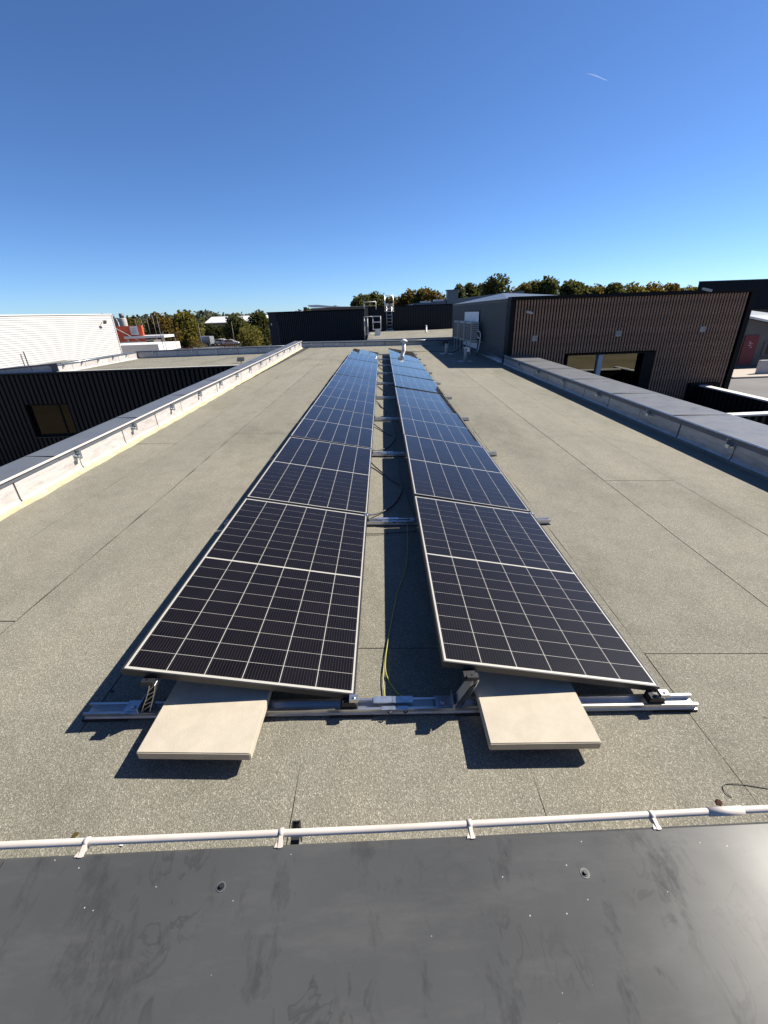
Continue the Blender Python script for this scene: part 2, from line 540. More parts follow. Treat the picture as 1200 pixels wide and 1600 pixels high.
def far_y(x): return 22.75 + (x + 4.1) * 2.55 / 8.6
def near_y(x): return -0.775 + (x - 0.14) * .036


cuts = [-3.72, -3.02, -2.27, -1.33, -.24, .80, 1.69, 2.79, 3.62, 4.80]
ends = [[4.8, 13.6], [.70, 9.4, 17.6], [5.36, 14.1], [8.3, 17.2], [.44, 9.7, 18.6], [6.6, 16.2], [.385, 9.9, 19.5], [3.21, 12.4], [8.9, 18.0]]
rs = random.Random(3)
SEAM = [.001, .0066, .0088, .0030, .0005, .0004, .0012, .0009, .0009, .001]     # half widths of the laps
EDGE = {}
def edge_jit(i, y):
    k = (i, round(y, 2))
    if k not in EDGE: EDGE[k] = rs.uniform(-.0035, .0035) + .006 * math.sin(y * 1.3 + i * 2.1)
    return EDGE[k]
for i in range(9):
    xa, xb = cuts[i], cuts[i + 1]
    ys = [near_y((xa + xb) / 2)] + ends[i] + [far_y((xa + xb) / 2)]
    for k in range(len(ys) - 1):
        y0, y1 = ys[k] + (.0045 if i < 3 else .003), ys[k + 1] - (.0045 if i < 3 else .003)
        n = max(2, int((y1 - y0) / .25))
        dz = rs.uniform(-.0008, .0008)
        lift = (0, 0, 0, 0, 0, 0, .002, .0025, .0025)[i]
        gl = 0
        mb = MB()
        P = []
        for j in range(n + 1):
            y = y0 + (y1 - y0) * j / n
            gr0 = SEAM[i] * rs.choice([.6, .85, 1, 1.25]); gr1 = SEAM[i + 1] * rs.choice([.6, .85, 1, 1.25])
            a, b2 = xa + edge_jit(i, y) + gr0, xb + edge_jit(i + 1, y) - gr1
            ya = y
            if k == 0 and j == 0: ya = None
            P.append(((a, (near_y(a) if ya is None else y)), (b2, (near_y(b2) if ya is None else y))))
        if k == len(ys) - 2:
            P[-1] = ((P[-1][0][0], far_y(P[-1][0][0])), (P[-1][1][0], far_y(P[-1][1][0])))
        for j in range(n):
            (a0, b0), (a1, b1) = P[j], P[j + 1]
            mb.quad((*a0, dz + lift), (*b0, dz), (*b1, dz), (*a1, dz + lift))
            mb.quad((*a0, -.0065), (*a0, dz + lift), (*a1, dz + lift), (*a1, -.0065))
            mb.quad((*b0, dz), (*b0, -.0065), (*b1, -.0065), (*b1, dz))
        (a0, b0) = P[0]; (a1, b1) = P[-1]
        mb.quad((*a0, -.0065), (*b0, -.0065), (*b0, dz), (*a0, dz + lift))
        mb.quad((*a1, dz + lift), (*b1, dz), (*b1, -.0065), (*a1, -.0065))
        mb.build('membrane_strip', M['membrane'], roof)

# body of our building under the roof
body = MB()
body.prism([(-4.05, -1.35), (5.65, -1.0), (5.35, 26.2), (-4.25, 23.5)], 'z', -5, -.46)
bo = body.build('building', M['clad_blue'], fix=True)
ON_ROOF.append(bo)
tag(bo, 'dark flat roofed building that carries the two rows of solar panels', 'building')


# ---------------------------------------------------------------- parapets
def parapet(p0, p1, inward, h0, h1, width, foil, cop, label, panel=1.05, tube=True, tube_mat=None, roof_frame=True,
            cop_len=2.0, brackets=1.42, b0=.6, sand=True, fillet=None, zb=0.0, name='parapet', name_cat='parapet', drip=.05, clips=None):
    """wall along p0->p1; local x along it, local +y = towards the roof (inner side), inner face at y=0"""
    a = Vector((p0[0], p0[1], 0)); b = Vector((p1[0], p1[1], 0))
    d = b - a; L = d.length
    rz = math.atan2(d.y, d.x)
    root = empty(name, (p0[0], p0[1], zb), rz, roof=roof_frame)
    tag(root, label, name_cat)
    s = inward                       # +1: roof lies to the left of p0->p1, -1: to the right
    H = lambda x: h0 + (h1 - h0) * x / L
    core = MB()
    ya, yb = (-width + .03, -.012)
    def yy(v): return v * s
    for x0, x1 in [(0, L)]:
        P = []
        core.v += [(x0, yy(ya), -.4), (x1, yy(ya), -.4), (x1, yy(yb), -.4), (x0, yy(yb), -.4), (x0, yy(ya), H(x0) - .02), (x1, yy(ya), H(x1) - .02), (x1, yy(yb), H(x1) - .02), (x0, yy(yb), H(x0) - .02)]
        core.f += [(0, 3, 2, 1), (4, 5, 6, 7), (0, 1, 5, 4), (1, 2, 6, 5), (2, 3, 7, 6), (3, 0, 4, 7)]
    core.build('upstand_core', cop, root, fix=True)
    n = max(1, round(L / panel)); pl = L / n
    rr = random.Random(int(L * 100))
    for i in range(n):
        x0 = i * pl + .010; x1 = (i + 1) * pl - .010
        x0 += rr.uniform(-.004, .006)
        t = rr.uniform(0, .006)
        pr = lambda h: [(yy(.060 + t), 0.002), (yy(.038 + t), .022), (yy(.018 + t), .060), (yy(.010 + t), h - .05), (yy(.010 + t), h - .022), (yy(-.004), h - .022), (yy(-.004), -.02), (yy(.03), -.02)]
        mb = MB()
        A, B = pr(H(x0)), pr(H(x1)); k = len(A)
        sk = rr.uniform(-.015, .015)
        mb.v += [(x0 + (sk if q < 2 else 0), *A[q]) for q in range(k)] + [(x1 + (sk if q < 2 else 0), *B[q]) for q in range(k)]
        for q in range(k):
            mb.f.append((q, (q + 1) % k, k + (q + 1) % k, k + q))
        mb.f.append(tuple(range(k))[::-1]); mb.f.append(tuple(range(k, 2 * k)))
        mb.build('flashing_panel', foil, root, fix=True)
    if sand:
        mb = MB()
        k = max(2, int(L / .2))
        prev = None
        for i in range(k + 1):
            x = L * i / k
            w = .088 + rr.uniform(-.012, .02)
            cur = [(x, yy(w + .02), .001), (x, yy(.067), .006), (x, yy(.046), .020), (x, yy(.036), .034)]
            if prev:
                for q in range(3): mb.quad(prev[q], cur[q], cur[q + 1], prev[q + 1])
            prev = cur
        mb.build('fillet', fillet or M['sand'], root)
    nc = max(1, round(L / cop_len)); cl = L / nc
    for i in range(nc):
        x0 = i * cl + .003; x1 = (i + 1) * cl - .003
        def pr(h):
            return [(yy(.028), h - drip), (yy(.030), h - .004), (yy(.022), h + .002), (yy(-width), h + .012), (yy(-width - .02), h + .006), (yy(-width - .02), h - .06),
                    (yy(-width - .014), h - .06), (yy(-width - .008), h - .008), (yy(.022), h - .018), (yy(.022), h - drip)]
        A, B = pr(H(x0)), pr(H(x1)); k = len(A)
        mb = MB(); mb.v += [(x0, *q) for q in A] + [(x1, *q) for q in B]
        for q in range(k): mb.f.append((q, (q + 1) % k, k + (q + 1) % k, k + q))
        mb.f.append(tuple(range(k))[::-1]); mb.f.append(tuple(range(k, 2 * k)))
        mb.build('coping', cop, root, fix=True)
        if i:
            mb = MB(); mb.box(i * cl - .035, i * cl + .035, min(yy(.018), yy(-width)), max(yy(.018), yy(-width)), H(i * cl) + .013, H(i * cl) + .015)
            mb.build('coping_joint', cop, root)
    if tube:
        mb = MB()
        k = max(2, int(L / 2.5))
        mb.tube([(L * i / k, yy(.036), H(L * i / k) + .002 + (.004 if i % 2 else 0)) for i in range(k + 1)], .0135, 8)
        mb.build('edge_tube', tube_mat or M['galv'], root)
        x = b0
        while x < L - .2:
            h = H(x)
            br = MB()
            br.box(x - .012, x + .012, min(yy(.012), yy(.05)), max(yy(.012), yy(.05)), h - .03, h - .018)
            br.box(x + .012, x + .018, min(yy(.013), yy(.085)), max(yy(.013), yy(.085)), h - .13, h - .018)
            br.box(x - .045, x + .012, min(yy(.079), yy(.085)), max(yy(.079), yy(.085)), h - .13, h - .085)
            br.box(x - .05, x + .012, min(yy(.011), yy(.018)), max(yy(.011), yy(.018)), h - .135, h - .05)
            br.tube([(x - .02, yy(.02), h - .095), (x - .02, yy(.078), h - .095)], .012, 8)
            br.build('tube_bracket', M['galv'], root)
            x += brackets
    return root


parapet((-3.60, -.62), (-4.14, 22.75), -1, .29, .33, .32, M['foil_bright'], M['coping_grey'],
        'long parapet left of the panels with bright whitish flashing and blue grey coping', b0=1.40, brackets=1.40, tube_mat=M['white_tube'])
parapet((4.86, -.60), (4.66, 15.05), 1, .318, .315, .94, M['foil_grey'], M['coping_right'],
        'long parapet right of the panels with shaded foil flashing and wide coping', b0=.85, brackets=1.85, panel=1.12, fillet=M['membrane'], drip=.075)
parapet((-4.12, 22.72), (4.72, 25.38), -1, .27, .27, .35, M['foil_grey'], M['coping_grey'],
        'far parapet at the end of the roof behind the last solar panels', panel=1.1, sand=False, b0=.5)
parapet((4.70, 15.45), (4.72, 25.1), 1, .20, .20, .14, M['foil_grey'], M['coping_grey'],
        'low upstand along the foot of the grey wall in the building shadow', sand=False, tube=False, panel=1.3)

# foreground coping (near parapet): wide anthracite sheet, white tube clipped to its edge
fp0, fp1 = (-3.95, -.895), (5.7, -.530)
fd = Vector((fp1[0] - fp0[0], fp1[1] - fp0[1])); FL = fd.length
fore = empty('near_parapet', (fp0[0], fp0[1], 0), math.atan2(fd.y, fd.x), roof=True)
tag(fore, 'wide anthracite metal coping in the foreground with a white tube along its edge', 'parapet')
mb = MB(); mb.box(0, FL, -.80, -.035, -.44, .27); mb.build('upstand_core', M['bitumen'], fore)
for i in range(9):
    x0 = i * FL / 9 + .006
    mb = MB(); mb.prism([(.05, .002), (.0, .03), (-.025, .09), (-.025, .26), (-.036, .26), (-.036, 0)], 'x', x0, x0 + FL / 9 - .012); mb.build('flashing_panel', M['foil_bright'], fore, fix=True)
for x0, x1 in ((0, 2.905), (2.911, 5.9), (5.906, FL)):
    mb = MB()
    mb.prism([(0.0, .245), (0.0, .2955), (-.008, .300), (-.82, .302), (-.83, .296), (-.83, .22), (-.822, .22), (-.822, .29), (-.008, .29), (-.006, .245)], 'x', x0, x1)
    mb.build('coping', M['coping_dark'], fore, fix=True)
mb = MB(); mb.tube([(-.1, .030, .302), (2.5, .034, .304), (4.1, .030, .302), (5.3, .036, .303), (FL, .032, .302)], .0112, 12)
tubeo = mb.build('edge_tube', M['white_tube'], fore)
mb = MB(); mb.tube([(5.20, .0345, .303), (5.32, .0347, .303)], .014, 12); mb.build('tube_sleeve', M['white_tube'], fore)
x = 3.14 - .62 * 4
while x < FL:
    mb = MB()
    mb.tube([(x - .008, .032, .3025), (x + .006, .032, .3025)], .0145, 12)
    mb.prism([(.018, .288), (.030, .286), (-.012, .301), (-.012, .304), (.02, .31)], 'x', x - .006, x + .006)
    mb.prism([(x - .018, -.010), (x + .010, -.010), (x + .005, .02), (x - .005, .02)], 'z', .3005, .3035)
    mb.build('tube_clip', M['white_tube'], fore, fix=True)
    x += .62
for x in (3.80,):
    mb = MB()
    mb.box(x - .014, x + .014, .01, .065, .262, .266); mb.box(x - .014, x - .010, .055, .075, .2, .29); mb.box(x + .010, x + .014, .055, .075, .2, .29)
    mb.box(x - .014, x + .014, .071, .075, .2, .29)
    mb.build('hook_bracket', M['black'], fore)
for (x, y) in ((3.605, -.105), (4.70, -.118), (2.3, -.11), (6.0, -.11)):
    mb = MB()
    mb.tube([(x, y, .3005), (x, y, .3035)], .0095, 14)
    mb.tube([(x, y, .3035), (x, y, .3085)], .0055, 6)
    mb.build('coping_screw', M['black'], fore)
    mb = MB(); mb.tube([(x, y, .3005), (x, y, .3018)], .014, 14); mb.build('screw_washer', M['clad_grey'], fore)

# ------------------------------------------------------------------ solar modules
TILT = rad(9.057)
PITCH = 2.09
MW, ML = 1.134, 2.068
cell_w, cell_l = .1795, .1085
def cell_pos():
    out = []
    x0 = -MW + .018
    cx = (MW - .036) / 6
    half = (ML - .048 - .013) / 2
    cy = half / 9
    for c in range(6):
        for r in range(18):
            yb = .024 + r * cy + (.013 if r >= 9 else 0)
            out.append((x0 + c * cx + .0022, yb + .0017, cx - .0044, cy - .0034))
    return out
CP = cell_pos()
cw_, cl_ = CP[0][2], CP[0][3]
cmb = MB()
cmb.quad((0, 0, 0), (cw_, 0, 0), (cw_, cl_, 0), (0, cl_, 0), uv=[(0, 0), (1, 0), (1, 1), (0, 1)])
for a, b2 in (((0, 0), (cw_, 0)), ((cw_, 0), (cw_, cl_)), ((cw_, cl_), (0, cl_)), ((0, cl_), (0, 0))):
    cmb.quad((*a, -.0008), (*b2, -.0008), (*b2, 0), (*a, 0), uv=[(.04, 0), (.04, 0), (.04, 1), (.04, 1)])
cell_me = cmb.mesh('solar_cell', M['cell'])
gmb = MB()
for (x, y, w, l) in CP:
    gmb.quad((x, y, 0), (x + w, y, 0), (x + w, y + l, 0), (x, y + l, 0), uv=[(0, 0), (1, 0), (1, 1), (0, 1)])
grid_me = gmb.mesh('solar_cells', M['cell'])
fmb = MB()
t = .008
def frame_bar(mb, x0, x1, y0, y1):
    mb.box(x0, x1, y0, y1, -.035, 0)
frame_bar(fmb, -MW, -MW + t, 0, ML); frame_bar(fmb, -t, 0, 0, ML)
frame_bar(fmb, -MW + t, -t, 0, t); frame_bar(fmb, -MW + t, -t, ML - t, ML)
fmb.box(-MW + t, -MW + .032, t, ML - t, -.035, -.0335); fmb.box(-.032, -t, t, ML - t, -.035, -.0335)
frame_me = fmb.mesh('frame', M['alu_frame'])
bsm = MB(); bsm.box(-MW + t, -t, t, ML - t, -.0075, -.0035)
back_me = bsm.mesh('backsheet', M['backsheet'])
glm = MB(); glm.quad((-MW + t, t, -.0012), (-t, t, -.0012), (-t, ML - t, -.0012), (-MW + t, ML - t, -.0012))
glass_me = glm.mesh('glass_pane', M['pv_glass'])
jbm = MB()
for dx in (-.25, 0, .25): jbm.box(-MW / 2 + dx - .04, -MW / 2 + dx + .04, ML / 2 - .03, ML / 2 + .03, -.025, -.0076)
jb_me = jbm.mesh('junction_box', M['black'])

ordn = ['nearest', 'second', 'third', 'fourth', 'fifth', 'sixth', 'seventh', 'eighth', 'farthest']
rj = random.Random(11)
for row in (0, 1):
    for n in range(9):
        x0, y0 = ((0, 0), (1.554, .041))[row]
        root = empty('solar_panel', (x0, y0 + n * PITCH, .11), roof=True)
        tj = rj.uniform(-.35, .35) if n else 0
        xj = rj.uniform(-.32, .32) if n else 0
        root.rotation_euler = (rad(xj), TILT + rad(tj), 0)
        side = ('left', 'right')[row]
        tag(root, '%s solar panel of the %s row%s' % (ordn[n], side, ', black cells in a pale frame' if n < 4 else ', its glass reflecting pale blue sky'), 'solar panel', 'solar panels in the %s row' % side)
        link('frame', frame_me, root)
        link('backsheet', back_me, root)
        link('glass_pane', glass_me, root)
        link('junction_box', jb_me, root)
        if n < 3:
            for (x, y, w, l) in CP:
                c = link('solar_cell', cell_me, root); c.location = (x, y, -.0025)
        else:
            c = link('solar_cells', grid_me, root); c.location = (0, 0, -.0025); c['kind'] = 'stuff'

# rails with supports
def rail_profile():
    k = .74
    return [(a * k, b) for a, b in [(-.05, 0), (.05, 0), (.05, .004), (.040, .006), (.040, .026), (.046, .030), (.046, .036), (.030, .036), (.030, .030), (.034, .026), (.034, .008),
            (-.034, .008), (-.034, .026), (-.030, .030), (-.030, .036), (-.046, .036), (-.046, .030), (-.040, .026), (-.040, .006), (-.05, .004)]]


def rail_parts(root, near):
    xl, xr = -1.345, 1.735
    mb = MB(); mb.prism(rail_profile(), 'x', xl, xr); mb.build('rail_profile', M['alu'], root, fix=True)
    for x in (xl + .10, -.62, -.02, .62, 1.0, xr - .11):
        mb = MB(); mb.box(x - .11, x + .11, -.042, .042, -.012, -.0005); mb.build('rubber_pad', M['rubber'], root)
    for (lx, row) in ((0, 0), (1.554, 1)):
        # low support, right edge
        mb = MB()
        mb.box(lx - .075, lx + .012, -.03, .03, .0365, .041)
        mb.prism([(lx - .07, .041), (lx + .01, .041), (lx + .005, .066), (lx - .04, .076), (lx - .065, .072)], 'y', -.026, .026)
        mb.build('low_support', M['black'], root, fix=True)
        mb = MB(); mb.box(lx - .028, lx + .016, -.034, .0, .084, .104); mb.tube([(lx - .005, -.02, .10), (lx - .005, -.02, .112)], .006, 6)
        mb.build('clamp', M['alu'], root)
        # tall support, left edge: curved webbed extrusion
        hx = lx - 1.0
        zt = .11 + 1.0 * math.tan(TILT) - .055
        S = []
        for q in range(9):
            u = q / 8
            z = .037 + (zt - .037) * u
            xx = hx - .06 + .05 * math.sin(u * 1.6) + .03 * u * u
            S.append((xx, z))
        mb = MB()
        wd = lambda u: .040 * (1 - .35 * u)
        for q in range(8):
            (xa, za), (xb, zb) = S[q], S[q + 1]
            for off0, off1 in ((0, 0), (wd(q / 8), wd((q + 1) / 8))):
                mb.prism([(xa + off0, za), (xa + off0 + .004, za), (xb + off1 + .004, zb), (xb + off1, zb)], 'y', -.028, .028)
        for q, q2 in ((0, 2), (2, 3), (3, 5), (5, 6), (6, 8)):
            (xa, za), (xb, zb) = S[q], S[q2]
            mb.prism([(xa + .003, za), (xa + .003, za + .003), (xb + wd(q2 / 8), zb + .003), (xb + wd(q2 / 8), zb)], 'y', -.027, .027)
        mb.build('tall_support', M['alu'], root, fix=True)
        mb = MB(); mb.box(hx - .02, hx + .038, -.030, .032, zt, zt + .012); mb.tube([(hx + .012, -.02, zt + .01), (hx + .012, -.02, zt + .03)], .007, 6)
        mb.box(hx - .01, hx + .045, -.036, -.012, zt + .012, zt + .046 if False else zt + .03)
        mb.build('clamp', M['black'], root)
        mb = MB(); mb.box(hx - .150, hx - .062, -.040, .040, .0365, .0395)
        mb.box(hx - .140, hx - .085, -.028, .028, .0396, .0425)
        mb.box(hx - .066, hx - .062, -.045, .045, .0395, .075)
        mb.build('base_plate', M['galv'], root)
        mb = MB(); mb.tube([(hx - .112, 0, .0425), (hx - .112, 0, .050)], .013, 12); mb.build('plate_bolt', M['galv'], root)
    # coupling in the middle of the rail
    mb = MB(); mb.box(.09, .185, .0, .040, .0365, .042); mb.box(.187, .29, .0, .040, .0365, .041); mb.box(.13, .20, -.040, -.018, .0365, .039); mb.box(.21, .265, -.042, -.018, .0365, .039)
    mb.build('coupling', M['galv'], root)
    for x in (.16, .24):
        mb = MB(); mb.tube([(x, -.046, .034), (x + .01, -.054, .030), (x + .02, -.046, .034)], .004, 6); mb.build('coupling_clip', M['black'], root)


rl = ['nearest', 'second', 'third', 'fourth', 'fifth', 'sixth', 'seventh', 'eighth', 'ninth', 'farthest']
base_rail = None
for n in range(10):
    y = n * PITCH + (-.01 if n else -.002)
    if n < 9: pass
    lab = '%s aluminium cross rail carrying both rows of panels%s' % (rl[n], ', beside the cream slabs' if n == 0 else '')
    if base_rail is None:
        r = empty('mounting_rail', (0, y, .012), rad(.8), roof=True)
        rail_parts(r, True)
        base_rail = r
    else:
        r = base_rail.copy(); COL.objects.link(r); ON_ROOF.append(r)
        r.location = (0, y, .012)
        for ch in list(base_rail.children):
            c = ch.copy(); COL.objects.link(c); c.parent = r
    tag(r, lab, 'mounting rail', 'cross rails under the solar panels')


def slab(loc, rz, lab):
    r = MB(); r.box(-.25, .25, -.25, .25, 0, .045)
    o = r.build('concrete_slab', M['concrete'], None, bevel=.004)
    o.location = loc; o.rotation_euler = (0, rad(0), rad(rz)); ON_ROOF.append(o)
    tag(o, lab, 'paving slab', 'cream ballast slabs on the nearest rail')
slab((-.685, -.055, .062), -1.0, 'cream concrete slab sticking out under the nearest panel of the left row')
slab((.862, -.015, .062), 0.5, 'cream concrete slab sticking out under the nearest panel of the right row')


# ------------------------------------------------------------------ cables on the roof
def smooth(pts, n=6):
    P = [Vector(p) for p in pts]
    P = [P[0] * 2 - P[1]] + P + [P[-1] * 2 - P[-2]]
    out = []
    for i in range(1, len(P) - 2):
        for k in range(n):
            t = k / n
            a, b, c, d = P[i - 1], P[i], P[i + 1], P[i + 2]
            out.append(.5 * ((2 * b) + (-a + c) * t + (2 * a - 5 * b + 4 * c - d) * t * t + (-a + 3 * b - 3 * c + d) * t ** 3))
    out.append(P[-2])
    return out


def cable(pts, r, mat, lab, grp=None):
    mb = MB(); mb.tube(smooth(pts), r, 6)
    o = mb.build('cable', M[mat], None); ON_ROOF.append(o)
    tag(o, lab, 'cable', grp)


cable([(.37, 2.12, .06), (.37, 2.0, .03), (.35, 1.56, .012), (.31, 1.25, .012), (.25, 1.0, .012), (.20, .7, .012), (.165, .45, .012), (.14, .22, .012), (.15, .05, .014)], .0036, 'cable_dull',
      'thin yellowish cable winding up the gap between the nearest pair of panels')
cable([(.172, .50, .018), (.155, .35, .016), (.155, .24, .014), (.18, .16, .014), (.22, .09, .016), (.262, .055, .022), (.28, .04, .03)], .0034, 'cable_yellow',
      'yellow green earth cable ending at the middle of the nearest rail')
loops = [(2.09, 4.18, .30, 'second'), (4.18, 6.27, .27, 'third'), (6.27, 8.36, .16, 'fourth'), (8.36, 10.45, .20, 'fifth'), (10.45, 12.54, .14, 'sixth'), (12.54, 14.63, .16, 'seventh'), (14.63, 16.72, .13, 'eighth')]
for (ya, yb, amp, nm) in loops:
    d = yb - ya
    cable([(-.10, ya + .12, .05), (.0, ya + .10, .05), (.10, ya + .18, .03), (.10 + amp * .5, ya + .40, .014), (.06 + amp, ya + .85, .014), (.0 + amp * .8, ya + 1.15, .014), (.06, ya + 1.55, .02), (-.06, ya + 1.78, .06), (-.14, ya + 1.8, .08)],
          .0085, 'cable_black', 'black cable looping out between the rows beside the %s panel' % nm, 'black cable loops between the rows')
cable([(.44, 2.2, .05), (.42, 2.5, .014), (.40, 2.9, .012), (.355, 3.4, .012), (.36, 3.9, .012), (.33, 4.3, .02), (.32, 4.6, .012), (.36, 5.2, .012), (.33, 5.9, .014), (.34, 6.2, .05)], .0035, 'cable_black',
      'thin dark cable lying in the shade between the second and third rails')
cable([(-.1, 1.86, .02), (.1, 1.87, .012), (.3, 1.90, .012), (.45, 1.9, .02)], .004, 'cable_black', 'short black cable crossing the gap just before the second rail')
cable([(1.92, -.435, .004), (1.80, -.41, .004), (1.66, -.385, .005), (1.60, -.39, .004), (1.585, -.42, .004), (1.60, -.44, .004)], .0017, 'cable_black', 'loose black thread curling on the membrane at the lower right')
cable([(2.05, -.05, .003), (2.06, -.06, .003), (2.07, -.07, .003)], .001, 'cable_black', 'tiny dark wire scrap on the membrane right of the nearest rail')
cable([(3.9, 19.6, .36), (3.6, 19.9, .05), (3.2, 20.1, .01), (2.6, 20.6, .01), (2.2, 20.4, .01), (1.7, 20.2, .01), (1.2, 20.35, .02)], .02, 'cable_black', 'black cable running over the roof from the vent pipe to the farthest panels')

# litter (leaves, crumbs) on the membrane
for (x, y, s_, mt, lab) in ((-1.06, -.57, .012, 'fol_autumn', 'brown dry leaf on the membrane near the left slab'), (-.86, -.6, .010, 'white', 'tiny white chip on the membrane near the white tube'),
                            (1.53, -.46, .014, 'fol_red', 'small dry curled leaf beside the black thread'), (-1.31, .12, .010, 'black', 'small black scrap on the membrane left of the left row')):
    mb = MB(); mb.quad((-s_, -s_ * .5, .002), (s_ * .6, -s_ * .8, .006), (s_, s_ * .5, .003), (-s_ * .4, s_ * .7, .008)); mb.quad((-s_ * .4, s_ * .7, .008), (s_, s_ * .5, .003), (s_ * .8, s_ * .9, .001), (0, s_ * 1.1, .002))
    o = mb.build('debris', M[mt]); o.location = (x, y, .001); ON_ROOF.append(o); tag(o, lab, 'debris')


# vents on the roof
def vent(loc, h, r, kind, lab):
    root = empty('roof_vent', loc, roof=True); tag(root, lab, 'roof vent')
    fl = .28 if kind != 'cap' else .20
    mb = MB(); mb.box(-fl, fl, -fl * .7, fl * .7, .0015, .008); mb.build('flange', M['foil_grey'], root)
    mb = MB()
    if kind == 'cap':
        mb.tube([(0, 0, .004), (0, 0, .06), (0, 0, h * .85)], [r * 1.3, r, r * .85], 14)
    else:
        mb.tube([(0, 0, .004), (0, 0, h)], r, 14)
    mb.build('pipe', M['silo'] if kind != 'cap' else M['white'], root)
    mb = MB()
    if kind == 'cap':
        mb.tube([(0, 0, h * .80), (0, 0, h * .84), (0, 0, h * .93), (0, 0, h)], [r * 1.2, r * 1.95, r * 1.5, r * .3], 16)
        mb.build('cap', M['white'], root)
    elif kind == 'bend':
        mb.tube([(0, 0, h - .02), (-.03, 0, h + .07), (-.10, 0, h + .10), (-.17, 0, h + .05), (-.19, 0, h - .03)], r * .55, 10)
        mb.build('bend', M['black'], root)
    else:
        mb.box(-r * 1.25, r * 1.25, -r * 1.1, r * 1.1, h - .01, h + .02); mb.box(r * .4, r * 1.8, -r, r, h * .72, h - .011)
        mb.build('cap', M['galv'], root)
vent((1.13, 18.98, 0), .66, .085, 'cap', 'white capped roof vent standing at the far end of the right row')
vent((3.12, 19.35, 0), .44, .085, 'bend', 'shaded vent pipe with a black bend, nearer the air conditioners')
vent((3.42, 16.15, 0), .50, .075, 'square', 'shaded grey vent pipe on a square flange, nearer the camera')


# ------------------------------------------------------------------ buildings (true level)
def ribs_x(root, name, mat, x0, x1, y, z0, z1, pitch, w, d, holes=(), bev=True):
    """vertical slats on a wall that faces -y; each slat an object sharing mesh data"""
    n = int((x1 - x0) / pitch)
    cache = {}
    for i in range(n):
        xc = x0 + (i + .5) * pitch
        segs = [(z0, z1)]
        for (hx0, hx1, hz0, hz1) in holes:
            if xc + w / 2 > hx0 and xc - w / 2 < hx1:
                ns = []
                for (a, b) in segs:
                    if hz0 > a and hz0 < b: ns.append((a, hz0))
                    if hz1 < b and hz1 > a: ns.append((hz1, b))
                    if not (hz0 < b and hz1 > a): ns.append((a, b))
                segs = ns
        for (a, b) in segs:
            k = (round(a, 3), round(b, 3))
            if k not in cache:
                mb = MB(); mb.prism([(-w / 2, 0), (-w / 2 + .008, -d), (w / 2 - .008, -d), (w / 2, 0)], 'z', a, b)
                cache[k] = mb.mesh(name, mat)
            o = link(name, cache[k], root); o.location = (xc, y, 0)


def ribs_y(root, name, mat, y0, y1, x, z0, z1, pitch, w, d, sgn=-1):
    """vertical slats on a wall that runs along y and faces sgn*x"""
    n = int((y1 - y0) / pitch)
    mb = MB(); mb.prism([(0, -w / 2), (sgn * d, -w / 2 + .008), (sgn * d, w / 2 - .008), (0, w / 2)], 'z', z0, z1)
    me = mb.mesh(name, mat)
    for i in range(n):
        o = link(name, me, root); o.location = (x, y0 + (i + .5) * pitch, 0)


# ---- left wing: facade across the courtyard, its own flat roof
wing = empty('wing_building', (-10, 17, GZ)); tag(wing, 'low dark wing across the courtyard at left with vertical ribs and a dark window', 'building')
wl = lambda x, y, z: (x + 10, y - 17, z - GZ)
def WB(mb, *a):    # box in world coordinates under an empty at (-10,17,GZ)
    x0, x1, y0, y1, z0, z1 = a
    mb.box(x0 + 10, x1 + 10, y0 - 17, y1 - 17, z0 - GZ, z1 - GZ); return mb
win = (-14.75, -13.05, -2.56, -1.22)
mb = MB()
WB(mb, -17.5, win[0], 17.02, 17.25, GZ, .02); WB(mb, win[1], -4.35, 17.02, 17.25, GZ, .02)
WB(mb, win[0], win[1], 17.02, 17.25, GZ, win[2]); WB(mb, win[0], win[1], 17.02, 17.25, win[3], .02)
WB(mb, -17.5, -17.2, 17.25, 24, GZ, -.1); WB(mb, -17.2, -4.4, 23.7, 24, GZ, -.1)
mb.build('wall', M['clad_groove'], wing)
n = int((17.5 - 4.4) / .20)
cache = {}
for i in range(n):
    xc = -17.4 + (i + .5) * .2
    segs = [(GZ + .05, .0)]
    if win[0] - .08 < xc < win[1] + .08: segs = [(GZ + .05, win[2] - .03), (win[3] + .03, .0)]
    for s_ in segs:
        if s_ not in cache:
            q = MB(); q.prism([(-.072, .02), (-.062, -.03), (.062, -.03), (.072, .02)], 'z', s_[0] - GZ, s_[1] - GZ); cache[s_] = q.mesh('cladding_rib', M['clad_black'])
        o = link('cladding_rib', cache[s_], wing); o.location = (xc + 10, 0, 0)
mb = MB(); WB(mb, -17.5, -4.35, 16.93, 17.26, .025, .075); mb.build('edge_trim', M['clad_black'], wing)
mb = MB(); WB(mb, -12.98, -4.3, 16.95, 17.12, .0765, .095); mb.build('edge_strip', simple('pale_edge_strip', (.45, .43, .38), .7), wing)
wn_ = empty('window', (0, 0, 0)); wn_.parent = wing
mb = MB()
for a in ((win[0], win[0] + .05, win[2], win[3]), (win[1] - .05, win[1], win[2], win[3]), (win[0] + .05, win[1] - .05, win[3] - .05, win[3]), (win[0] + .05, win[1] - .05, win[2], win[2] + .07), (-13.52, -13.46, win[2] + .07, win[3] - .05)):
    WB(mb, a[0], a[1], 17.10, 17.17, a[2], a[3])
mb.build('window_frame', M['black_trim'], wn_)
mb = MB(); mb.quad(wl(win[0] + .05, 17.13, win[2] + .07), wl(-13.52, 17.13, win[2] + .07), wl(-13.52, 17.13, win[3] - .05), wl(win[0] + .05, 17.13, win[3] - .05)); mb.build('pane', M['glass_dark'], wn_)
